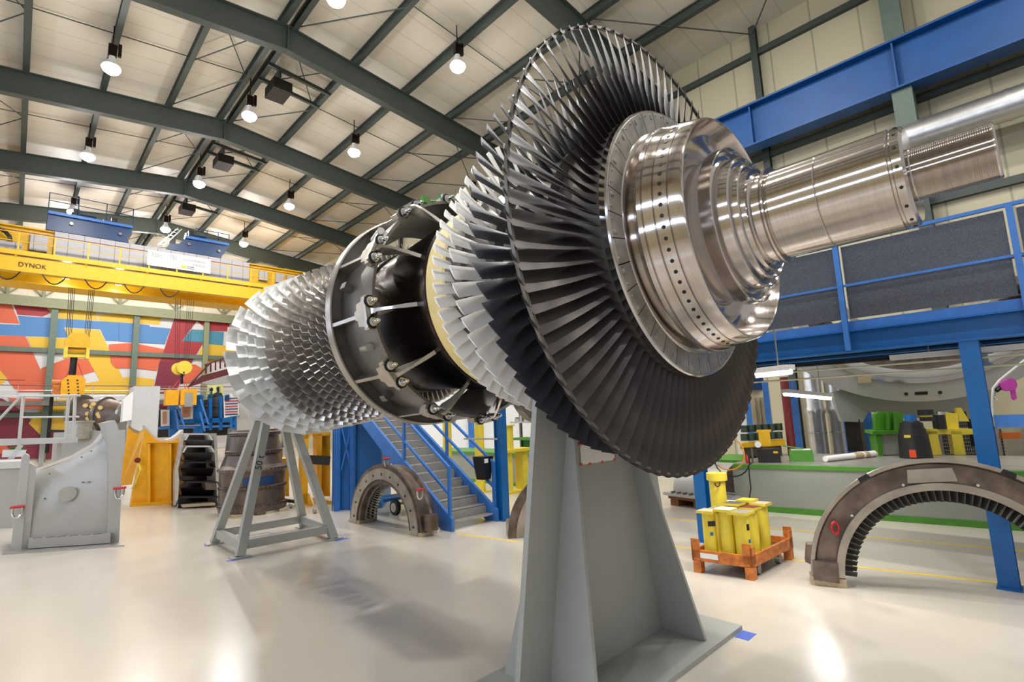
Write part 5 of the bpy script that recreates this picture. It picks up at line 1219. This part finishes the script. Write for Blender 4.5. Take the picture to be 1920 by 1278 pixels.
# end box of bench, brown cupboard
o = thing('bench_cupboard', 'brown grey open cupboard at the left end of the test bed', 'cupboard', (10.6, 5, 0)); MB((10.6, 5, 0)).box(11.2, 12.5, 4.6, 5.5, 0, .8).build('body', 'brown', o); MB((10.6, 5, 0)).box(11.18, 12.6, 4.58, 5.6, .8, .86).build('green_top', 'green', o)
# second bench seen left behind stairs
t = thing('rear_bench', 'grey bench with green top behind the staircase', 'bench', (10.6, 12, 0)); O = (10.6, 12, 0)
MB(O).box(10.4, 11.6, 8.2, 16, .08, .85).build('panel', 'benchgrey', t); MB(O).box(10.36, 11.64, 8.2, 16, .85, .92).build('green_edge', 'green', t); MB(O).box(10.38, 11.6, 8.2, 16, 0, .09).build('green_plinth', 'green', t)
t = thing('tool_rack', 'green shelf rack of small tools on the rear bench', 'shelf', (11.2, 10, .92)); O = (11.2, 10, .92)
MB(O).box(10.9, 11.4, 8.5, 11.5, 1.25, 1.32).build('shelf', 'green', t); MB(O).box(10.9, 11.4, 8.5, 11.5, 1.75, 1.8).build('shelf', 'galv', t); MB(O).box(11.35, 11.4, 8.5, 11.5, .92, 1.3).build('back_panel', 'green', t)
for y in (8.5, 10, 11.45): MB(O).box(11.3, 11.38, y, y + .06, .92, 2.1).build('upright', 'gunmetal', t)
mb = MB(O)
for k in range(22): y = 8.6 + .13 * k; mb.box(11.0, 11.2, y, y + .06 + .04 * (k % 3), 1.8, 1.88 + .05 * (k % 4))
mb.build('small_tools', 'galv', t)['kind'] = 'stuff'
# yellow bollard stand and pillars
t = thing('yellow_frame_stand', 'yellow steel frame stand with round column between blue post and grey stand', 'stand', (9.5, 10.1, 0)); O = (9.5, 10.1, 0)
MB(O).box(9.25, 9.42, 9.9, 10.2, .05, 1.05).build('leg', 'yellowl', t); MB(O).box(9.8, 10.0, 9.9, 10.2, .05, 1.05).build('leg', 'yellowl', t)
MB(O).box(9.2, 10.05, 9.85, 10.25, 0, .06).build('base', 'yellowl', t); MB(O).box(9.15, 10.15, 9.8, 10.3, 1.05, 1.12).build('top_plate', 'yellowl', t); MB(O).cyl((9.45, 10.05, 1.12), (9.45, 10.05, 1.72), .13, n=20).build('round_column', 'yellowl', t, True); MB(O).cyl((9.45, 10.05, 1.72), (9.45, 10.05, 1.75), .18, n=20).build('cap', 'yellowl', t, True)
for x, y, lab in ((PX(898, 800, 14).x, PX(898, 800, 14).y, 'yellow round post standing on the rear bench, right one'), (PX(838, 800, 15).x, PX(838, 800, 15).y, 'yellow round post behind the stair railing, left one')):
    t = thing('yellow_post', lab, 'post', (x, y, 0)); MB().cyl((0, 0, 0), (0, 0, 2.2), .13, n=18).build('tube', 'yellowl', t, True); MB().box(-.2, .2, -.2, .2, 0, .03).build('base_plate', 'yellowl', t)
t = thing('office_partition', 'white and pale blue partition wall behind the staircase', 'partition', (13, 17, 0)); O = (13, 17, 0)
q0, q1 = fl(780, 21.5), fl(1010, 21.5)
MB(O).prism([q0, q1, q1 + Vector((0, 0, 3.0)), q0 + Vector((0, 0, 3.0))], FWD * .2).build('panel', 'white', t)
MB(O).prism([fl(878, 21.3), fl(890, 21.3), fl(890, 21.3) + Vector((0, 0, 2.2)), fl(878, 21.3) + Vector((0, 0, 2.2))], FWD * .1).build('blue_strip', 'blue2', t)
MB(O).prism([q0 + Vector((0, 0, 2.95)), q1 + Vector((0, 0, 2.95)), q1 + Vector((0, 0, 3.1)), q0 + Vector((0, 0, 3.1))], FWD * 3).build('roof_edge', 'lgrey', t)
# big bladed ring part behind (between stand and rotor)
q = PX(1010, 720, 11.5); t = thing('spare_ring', 'dark toothed ring lower edge seen behind the rotor above the rear bench', 'ring', q)
MB().lathe([(-.1, .85), (.1, .85), (.1, .70), (-.1, .70)], n=40, closed=True, a0=PI, a1=2 * PI).build('ring', 'gunmetal', t, True)
for k in range(26): a = PI * 1.03 + PI * .94 * k / 25; MB().beam((.70 * math.cos(a), 0, .70 * math.sin(a)), (.62 * math.cos(a), 0, .62 * math.sin(a)), .16, .02, (0, 1, 0)).build('tooth', 'galv', t)
MB().box(.1, .5, -.2, .2, -q.z, -.8).build('pedestal', 'gunmetal', t)
FWD = Vector((.93, .37, 0)).normalized(); RGT = Vector((FWD[1], -FWD[0], 0))
# ------------------------------------------------------------------ big casing ring on the test bed
zc = 10.4
def E_(x, y, d=0): return PX(x, y, zc + d)
ctr = E_(1722, 520); t = thing('inlet_casing', 'huge grey half casing ring with inner vanes on the test bed under the platform', 'casing', (ctr.x, ctr.y, .9)); O = Vector((ctr.x, ctr.y, .9))
up = Vector((0, 0, 1)); tiltv = (FWD * 1.0 + up * .35).normalized(); vv = (up - tiltv * up.dot(tiltv)).normalized()
RR = 244 * zc / F
def rp(r, a, d): return ctr + RGT * (r * math.cos(a) * 1.12) + vv * (r * math.sin(a)) + tiltv * d
def halfring(prof, a0=PI * 1.06, a1=PI * 1.94, n=48):
    m_ = len(prof); vs = []
    for k in range(n + 1): a = a0 + (a1 - a0) * k / n; vs += [rp(r, a, d) for r, d in prof]
    fs = [(k * m_ + i, k * m_ + (i + 1) % m_, (k + 1) * m_ + (i + 1) % m_, (k + 1) * m_ + i) for k in range(n) for i in range(m_)] + [tuple(range(m_)), tuple(n * m_ + i for i in reversed(range(m_)))]
    return MB(O).add(vs, fs)
halfring([(RR, 0), (RR, .12), (RR * .74, .12), (RR * .74, 0), (RR * .76, -.03), (RR * .80, -.03), (RR * .80, 0)]).build('front_flange', 'casing', t, True, 30)
halfring([(RR * .84, -.05), (RR * .84, .0), (RR * .80, .0), (RR * .80, -.05)]).build('machined_lip', 'mirror', t, True, 30)
halfring([(RR * .74, .05), (RR * .74, .7), (RR * .60, .7), (RR * .66, .12), (RR * .72, .08)]).build('bore', 'brown', t, True, 30)
halfring([(RR * 1.0, .12), (RR * 1.0, 1.2), (RR * .95, 1.2), (RR * .95, .12)]).build('outer_shell', 'casing', t, True, 30)
for k in range(22):
    a = PI * 1.08 + PI * .84 * k / 21; c = rp(RR * .60, a, .3); er = (rp(1, a, 0) - ctr).normalized()
    MB(O).obox(c, er, tiltv + RGT * .2, er.cross(tiltv), RR * .10, .22, .012).build('vane', 'brown', t)
halfring([(RR * .5, .1), (RR * .5, .7), (RR * .46, .7), (RR * .46, .1)]).build('inner_ring', 'galv', t, True, 30)
mb = MB(O); mb.prism([E_(1560, 735, 1.1), E_(1578, 790, 1.1), E_(1618, 791, 1.1), E_(1628, 772, 1.1), E_(1680, 775, 1.1), E_(1690, 783, 1.1), E_(1748, 783, 1.1), E_(1760, 772, 1.1), E_(1850, 770, 1.1), E_(1880, 715, 1.1), E_(1700, 700, 1.1)], FWD * .4); mb.build('foot_web', 'grey', t)
mb = MB(O); c = rp(RR * .93, PI * 1.5 - .015, -.002); mb.obox(c, RGT, vv, tiltv, .11, .035, .004); mb.build('slot', 'black', t)
for da in (-.11, .10): mb = MB(O); c = rp(RR * .935, PI * 1.5 + da, -.003); mb.cyl(c, c - tiltv * .01, .035, n=14); mb.build('hole', 'black', t)
for da in (-.42, ): mb = MB(O); c = rp(RR * .86, PI * 1.5 + da, -.03); mb.obox(c, RGT, vv, tiltv, .12, .07, .03); mb.build('taped_pad', 'wood', t)
for xx in (1600, 1830): p = E_(xx, 785, 1.3); MB(O).beam(p, Vector((p.x, p.y, .9)), .3, .3, (0, 1, 0)).build('prop', 'brownd', t)

# things on the bench
zb = .885
def bench(px_, py_, z=zb): return at(px_, py_, 2, z)
q = bench(1718, 858); t = thing('hydraulic_jack', 'black round hydraulic jack with blue top on the test bed', 'jack', q)
MB().lathe([(0, 0), (0, .26), (.45, .235), (.46, .22), (.55, .21), (.56, .19), (.66, .18), (.68, .14), (.70, .12), (.70, 0)], ax='Z', n=36).build('body', 'black', t, True); MB().cyl((0, 0, .70), (0, 0, .82), .10, n=24).build('ram', 'blue', t, True)
MB().obox(-FWD * .245 - RGT * .1 + Vector((0, 0, .1)), RGT, FWD, (0, 0, 1), .05, .01, .07).build('orange_sticker', 'tape', t); MB().obox(-FWD * .22 - RGT * .14 + Vector((0, 0, .42)), RGT, FWD, (0, 0, 1), .05, .01, .025).build('yellow_sticker', 'yellowl', t)
zj = (q - Vector((0, 0, H))).dot(fw)
def J(x, y, d=.3): return PX(x, y, zj + d)
def bz(p): return Vector((p.x, p.y, zb))
q = bench(1780, 856); t = thing('yellow_support', 'yellow steel support stand on the test bed right of the jack', 'stand', q); O = Vector(q)
for x0, x1, xb0, xb1 in ((1738, 1757, 1746, 1766), (1783, 1803, 1790, 1811)): MB(O).prism([J(x0, 808), J(x1, 808), J(xb1, 852), J(xb0, 852)], FWD * .25).build('leg', 'yellowl', t)
MB(O).prism([J(1734, 804), J(1826, 804), J(1828, 814), J(1736, 814)], FWD * .4).build('top_plate', 'yellowl', t)
MB(O).prism([J(1776, 803, .5), J(1798, 803, .5), J(1796, 775, .5), J(1780, 773, .5)], FWD * .2).build('upright', 'yellowl', t); MB(O).prism([J(1798, 788, .6), J(1818, 790, .6), J(1802, 764, .6), J(1796, 764, .6)], FWD * .2).build('gusset', 'yellowl', t)
q2 = J(1763, 804, .35); t = thing('small_jack', 'small black cylinder jack standing on the yellow support', 'jack', q2); MB().cyl((0, 0, 0), (0, 0, .28), .11, n=24).build('body', 'black', t, True); MB().cyl((0, 0, .28), (0, 0, .34), .06, n=20).build('ram', 'chrome', t, True)
q2 = J(1738, 789, .2); t = thing('pipe_coupling', 'black and yellow coupling hanging under the casing ring', 'coupling', q2); MB().cyl((0, 0, 0), (0, 0, .08), .11, n=20).build('lower_cap', 'black', t, True); MB().cyl((0, 0, .08), (0, 0, .12), .10, n=20).build('yellow_band', 'yellowl', t, True); MB().cyl((0, 0, .12), (0, 0, .22), .13, n=20).build('upper_cap', 'black', t, True)
q = bench(1672, 852); t = thing('green_support', 'green steel support with grey box base on the test bed', 'stand', q); O = Vector(q)
MB(O).prism([J(1652, 813, .6), J(1702, 813, .6), J(1703, 852, .6), J(1655, 852, .6)], FWD * .6).build('base_box', 'benchgrey', t); MB(O).prism([J(1642, 813, .55), J(1653, 813, .55), J(1656, 856, .55), J(1648, 856, .55)], FWD * .7).build('leg', 'green', t)
MB(O).prism([J(1636, 808, .5), J(1704, 806, .5), J(1704, 813, .5), J(1636, 814, .5)], FWD * .8).build('top_plate', 'green', t); MB(O).prism([J(1642, 806, .7), J(1697, 806, .7), J(1692, 772, .7), J(1648, 772, .7), J(1641, 777, .7)], FWD * .3).build('web', 'green', t)
for x in (1663, 1676): MB(O).prism([J(x, 806, .6), J(x + 6, 806, .6), J(x + 4, 772, .6), J(x, 772, .6)], FWD * .2).build('rib', 'green', t)
a = bench(1548, 866); b_ = bench(1640, 856); o = thing('wrapped_roll', 'long paper wrapped roll lying on the test bed', 'roll', a); mb = MB(a); h_ = Vector((0, 0, .06)); mb.cyl(a + h_, b_ + h_, .055, .065, n=16); mb.build('roll', 'paper', o, True); f = lambda u: a + h_ + (b_ - a) * u
MB(a).cyl(f(.55), f(.85), .066, .069, n=16).build('brown_band', 'wood', o, True); MB(a).cyl(f(.72), f(.76), .07, .07, n=16).build('tape_band', 'paper', o, True)
# white column behind with silver insulated tanks
for i, (x0, x1, yb, lab) in enumerate(((1516, 1547, 852, 'tall silver jacketed cylinder behind the bench, left of two'), (1556, 1585, 850, 'tall silver jacketed cylinder behind the bench, right of two'))):
    c = fl((x0 + x1) / 2, 13.8); t = thing('jacketed_tank', lab, 'tank', c); r_ = (x1 - x0) / 2 * 13.8 / F
    MB().lathe([(0, 0), (0, r_), (1.7, r_ * 1.02), (1.75, r_ * 1.12), (1.85, r_ * 1.1), (1.9, r_), (3.2, r_ * 1.0), (3.25, 0)], ax='Z', n=28).build('jacket', 'foil', t, True)
    for z in (.6, 1.2, 2.2): MB().lathe([(z, r_ * 1.0), (z, r_ * 1.04), (z + .03, r_ * 1.04), (z + .03, r_ * 1.0)], ax='Z', n=28, closed=True).build('band', 'galv', t, True)
q = fl(1480, 11.3); t = thing('maroon_post', 'dark red round post rising from the bench to the platform', 'post', (q.x, q.y, 0)); e = PX(1466, 705, 11.3); O = Vector((q.x, q.y, 0)); MB(O).cyl(O, Vector((q.x, q.y, 2.6)), .085, n=20).build('tube', 'maroon', t, True); MB(O).cyl(O, O + Vector((0, 0, .02)), .15, n=20).build('base', 'maroon', t)
for i, (x0, x1, yt, lab) in enumerate(((1402, 1412, 745, 'slim blue post beside the fan edge'), (1438, 1448, 748, 'blue post left of the maroon post'), (1488, 1500, 715, 'blue post right of the maroon post'), (1584, 1598, 770, 'blue post left of the green support'), (1618, 1634, 760, 'wide blue post beside the green support'))):
    c = fl((x0 + x1) / 2, 12.6); wd = (x1 - x0) / F * 12.6; zt = 2.6; t = thing('rig_post', lab, 'post', c); MB().obox((0, 0, zt / 2), RGT, FWD, (0, 0, 1), wd / 2, wd / 2, zt / 2).build('column', 'blue2', t); MB().obox((0, 0, .01), RGT, FWD, (0, 0, 1), wd * .8, wd * .8, .01).build('base_plate', 'blue2', t)
# wooden crates standing
a, b_ = fl(1412, 13), fl(1438, 13); t = thing('wooden_boards', 'upright pale wooden boards leaning behind the bench beside the fan', 'boards', a); 
for k in range(3): c = a + (b_ - a) * (k + .5) / 3; MB(a).obox(c + Vector((0, 0, 1.1)), RGT, FWD, (0, 0, 1), (b_ - a).length / 6.5, .03, 1.1).build('board', 'wood', t)
# row of dark green cylinders and yellow tray
q = bench(1440, 800, 1.1); t = thing('cylinder_rack', 'yellow tray holding rows of dark green cylinders near the fan edge', 'rack', (q.x, q.y, .885)); zr_ = 11.2
base = PX(1395, 838, zr_); O = Vector((q.x, q.y, .885))
MB(O).prism([PX(1388, 832, zr_), PX(1472, 824, zr_), PX(1472, 834, zr_), PX(1388, 842, zr_)], FWD * .6).build('tray', 'yellow', t)
MB(O).prism([PX(1395, 842, zr_ + .2), PX(1465, 836, zr_ + .2), Vector((*PX(1465, 836, zr_ + .2).xy, .88)), Vector((*PX(1395, 842, zr_ + .2).xy, .88))], FWD * .3).build('tray_support', 'gunmetal', t)
for r2 in range(2):
    for k in range(6):
        p = PX(1396 + 13 * k, 826 - 16 * r2 - k * .8, zr_ + .1 + .2 * r2); MB(O).cyl(p, p + Vector((0, 0, .15)), .075, n=16).build('green_cylinder', M.setdefault('dg', mat('dark green lacquer', (52, 70, 58), .4)), t, True)
p = PX(1435, 835, 10.9); o = thing('yellow_canister', 'yellow canister in front of the dark green cylinders', 'canister', p); MB().obox((0, 0, .15), RGT, FWD, (0, 0, 1), .11, .08, .15).build('body', 'yellow', o); MB().obox((.0, 0, .31), RGT, FWD, (0, 0, 1), .14, .06, .02).build('lid', 'yellow', o)
q = bench(1443, 866); o = thing('tool_case', 'black tool case standing on the bench by the green box', 'case', q); MB().obox((0, 0, .13), RGT, FWD, (0, 0, 1), .2, .12, .13).build('case', 'black', o); MB().obox(-FWD * .125 + RGT * .12 + Vector((0, 0, .2)), RGT, FWD, (0, 0, 1), .04, .006, .02).build('latch', 'yellow', o)
q = bench(1412, 868); o = thing('pressure_gauge', 'small white pressure gauge with hand valves on the bench', 'gauge', q); MB().cyl((0, 0, 0), (0, 0, .3), .02, n=8).build('stem', 'gunmetal', o); c = Vector((0, 0, .36)) + RGT * .12; MB().cyl(c, c - FWD * .04, .06, n=20).build('dial', 'white', o, True); MB().cyl(Vector((0, 0, .28)) - RGT * .15, Vector((0, 0, .3)) + RGT * .2, .018, n=8).build('valve_pipe', 'black', o)
q = bench(1402, 868); o = thing('red_bottle', 'small red bottle on the bench edge by the fan', 'bottle', q); MB().lathe([(0, 0), (0, .035), (.14, .035), (.17, .015), (.2, .015), (.2, 0)], ax='Z', n=16).build('bottle', 'redpaint', o, True)
q = bench(1503, 864); o = thing('green_toolbox', 'green steel toolbox with open tray on the bench', 'toolbox', q); MB().obox((0, 0, .11), RGT, FWD, (0, 0, 1), .2, .15, .11).build('box', 'green', o); MB().obox((0, 0, .225) , RGT, FWD, (0, 0, 1), .17, .12, .006).build('tray', 'white', o); MB().beam(Vector((0, 0, .3)) - RGT * .3, Vector((0, 0, .24)) + RGT * .05, .15, .015).build('open_lid', 'green', o)
o = MB().tube([bench(1410, 866, 1.0) , bench(1404, 872, .93), PX(1405, 890, 9.4), PX(1408, 915, 9.4), PX(1404, 940, 9.5)], .012, 6).build('black_cable', 'black'); tag(o, 'black cable hanging down the front of the test bed', 'cable')
c = PX(1365, 850, 9.6); o = MB().tube([c + RGT * (.28 * math.cos(a)) + Vector((0, 0, .3 * math.sin(a))) for a in [PI * 2 * u / 16 - 2.4 for u in range(15)]], .014, 6).build('orange_hose', 'hose'); tag(o, 'orange hose coiled beside the fan edge', 'hose')
c = PX(1372, 862, 9.55); o = MB().tube([c + RGT * (.3 * math.cos(a)) + Vector((0, 0, .3 * math.sin(a))) for a in [PI + PI * u / 12 for u in range(15)]], .013, 6).build('black_hose', 'black'); tag(o, 'black hose looping down beside the orange hose', 'hose')
# white manipulator frame, wire
# right hand background: office wall, cages, door, pink hoist
zc = 15.0
t = thing('grey_partition', 'grey partition wall with a pale door behind the test bed at right', 'partition', fl(1900, 13.9)); O = fl(1900, 13.9)
MB(O).prism([fl(1868, 13.9), fl(2100, 13.9), fl(2100, 13.9) + Vector((0, 0, 3)), fl(1868, 13.9) + Vector((0, 0, 3))], FWD * .2).build('panel', M.setdefault('pg', mat('blue grey panel', (150, 160, 164), .5)), t)
MB(O).prism([fl(1850, 13.8), fl(1882, 13.8), fl(1882, 13.8) + Vector((0, 0, 3)), fl(1850, 13.8) + Vector((0, 0, 3))], FWD * .2).build('cream_pillar', M.setdefault('cp', mat('cream plaster', (206, 202, 184), .6)), t)
c = PX(1868, 770, 13.7); MB(O).obox(c, RGT, FWD, up, .09, .02, .09).build('alarm_box', 'maroon', t); MB(O).obox(c - FWD * .025, RGT, FWD, up, .05, .01, .05).build('alarm_face', 'white', t)
o = thing('white_cart', 'white rack edge standing in front of the grey partition', 'rack', fl(1910, 13.3)); O = fl(1910, 13.3)
MB(O).obox(PX(1910, 766, 13.3), RGT, FWD, up, .22, .2, .02).build('shelf', 'white', o)
for x in (1898, 1922): p = PX(x, 770, 13.3); MB(O).beam(p, Vector((p.x, p.y, 0)), .04, .04).build('leg', 'white', o)
t = thing('wire_cage', 'dark wire mesh cage shelving behind the yellow support', 'cage', fl(1800, 12.3)); O = fl(1800, 12.3)
for (xa, xb, yt) in ((1760, 1840, 788), (1868, 1960, 800)):
    zt = PX((xa + xb) / 2, yt, 12.3).z; a_ = fl(xa, 12.3); b_ = fl(xb, 12.3)
    MB(O).prism([a_ + FWD * .35, b_ + FWD * .35, b_ + FWD * .35 + up * zt, a_ + FWD * .35 + up * zt], FWD * .03).build('back_board', 'black', t)
    mb = MB(O); n = 22
    for k in range(n + 1): p = a_ + (b_ - a_) * k / n; mb.beam(p, p + up * zt, .008, .008)
    for k in range(18): z = zt * k / 17; mb.beam(a_ + up * z, b_ + up * z, .008, .008)
    mb.build('wire_mesh', 'galv', t)
    for p in (a_, b_): MB(O).beam(p, p + up * zt, .06, .06).build('frame_post', 'galv', t)
    MB(O).beam(a_ + up * zt, b_ + up * zt, .06, .06).build('frame_rail', 'galv', t)
p = PX(1893, 816, 12.1); o = thing('plastic_crate', 'orange plastic crate on the wire cage shelf', 'crate', p); MB().obox((0, 0, 0), RGT, FWD, up, .17, .12, .07).build('crate', 'cardboard', o)
p = PX(1893, 722, 8.3); t = thing('air_tool', 'bright pink pistol shaped tool hanging from a curved arm at right', 'tool', p); O = Vector(p)
P_ = lambda x, y, d=0: PX(x, y, 8.3 + d)
MB(O).prism([P_(1876, 719), P_(1894, 708), P_(1905, 712), P_(1908, 722), P_(1904, 731), P_(1890, 733), P_(1878, 728)], FWD * .1).build('tool_body', 'magenta', t)
MB(O).prism([P_(1896, 729, .02), P_(1904, 730, .02), P_(1907, 747, .02), P_(1902, 750, .02), P_(1898, 746, .02)], FWD * .05).build('handle', 'magenta', t)
MB(O).cyl(P_(1868, 732, .05), P_(1880, 723, .05), .035, n=14).build('nozzle', 'brownd', t); MB(O).tube([P_(1862, 780, .05), P_(1861, 750, .05), P_(1862, 728, .05), P_(1875, 712, .05), P_(1900, 692, .05), P_(1925, 672, .05)], .02, 8).build('arm', 'lgrey', t, True)
MB(O).cyl(P_(1864, 742, .03), P_(1870, 748, .03), .022, n=10).build('connector', 'chrome', t)
# wall panel of workshop behind rig at right under platform
t = thing('workshop_back_wall', 'pale workshop wall behind the benches under the platform', 'partition', fl(1600, 17)); O = fl(1600, 17)
MB(O).prism([fl(1380, 17), fl(1860, 17), fl(1860, 17) + up * 3.2, fl(1380, 17) + up * 3.2], FWD * .15).build('panel', 'white', t)
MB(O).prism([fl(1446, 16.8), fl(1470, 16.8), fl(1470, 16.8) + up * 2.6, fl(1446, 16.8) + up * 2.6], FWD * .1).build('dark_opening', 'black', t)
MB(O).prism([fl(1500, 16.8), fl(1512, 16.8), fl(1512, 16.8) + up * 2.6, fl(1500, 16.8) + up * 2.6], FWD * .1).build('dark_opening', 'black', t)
MB(O).prism([fl(1380, 16.5) + up * 2.5, fl(1640, 16.5) + up * 2.5, fl(1640, 16.5) + up * 3.0, fl(1380, 16.5) + up * 3.0], FWD * .3).build('blue_header', 'navy', t)
q = fl(1593, 12.4); o = thing('orange_box', 'small orange box beside the silver cylinder on the bench', 'box', (q.x, q.y, .885)); MB().obox((0, 0, .12), RGT, FWD, up, .07, .1, .12).build('box', 'cardboard', o)

# ------------------------------------------------------------------ floor lines and tape marks
def stripe(a, b_, wd, lab, mt='linepaint', nm='floor_line'):
    a = Vector((a[0], a[1], 0)); b_ = Vector((b_[0], b_[1], 0)); c = (a + b_) / 2
    o = MB(c).beam(a + up * .001, b_ + up * .001, wd, .002).build(nm, mt, None, loc=c); tag(o, lab, 'floor marking')
for (p, q, lab) in (((1255, 972), (1880, 1029), 'yellow floor line nearer the test bed, running behind the orange pallet'), ((1255, 1023), (1880, 1093), 'yellow floor line nearer the camera, passing under the large half ring')):
    a, b_ = PF(*p), PF(*q); d = (b_ - a); stripe(a - d * .0, b_ + d * .35, .055, lab)
a, b_ = PF(858, 1000), PF(945, 1012); stripe(a, b_ + (b_ - a) * .3, .05, 'yellow floor line at the foot of the staircase')
a, b_ = PF(965, 995), PF(905, 925); stripe(a, b_, .05, 'yellow floor line behind the blue post')
for (x, y, lab, s1) in ((450, 1047, 'blue tape under the near foot of the trestle', .18), (395, 1021, 'blue tape by the left rear foot of the trestle', .1), (640, 1011, 'blue tape by the right foot of the trestle', .12), (1398, 1191, 'blue tape at the corner of the front stand base', .09)):
    c = PF(x, y); o = MB(c).box(c.x - s1, c.x + s1, c.y - .06, c.y + .06, .0, .002).build('tape_mark', 'bluetape', None, loc=c); tag(o, lab, 'tape')
c = PF(487, 1003); o = MB(c); 
for dx, dy, wx, wy in ((0, .14, .2, .01), (0, -.14, .2, .01), (.2, 0, .01, .14), (-.2, 0, .01, .14)): o.box(c.x + dx - wx, c.x + dx + wx, c.y + dy - wy, c.y + dy + wy, 0, .002)
o = o.build('tape_rectangle', 'bluetape', None, loc=c); tag(o, 'blue tape rectangle on the floor inside the trestle', 'tape')
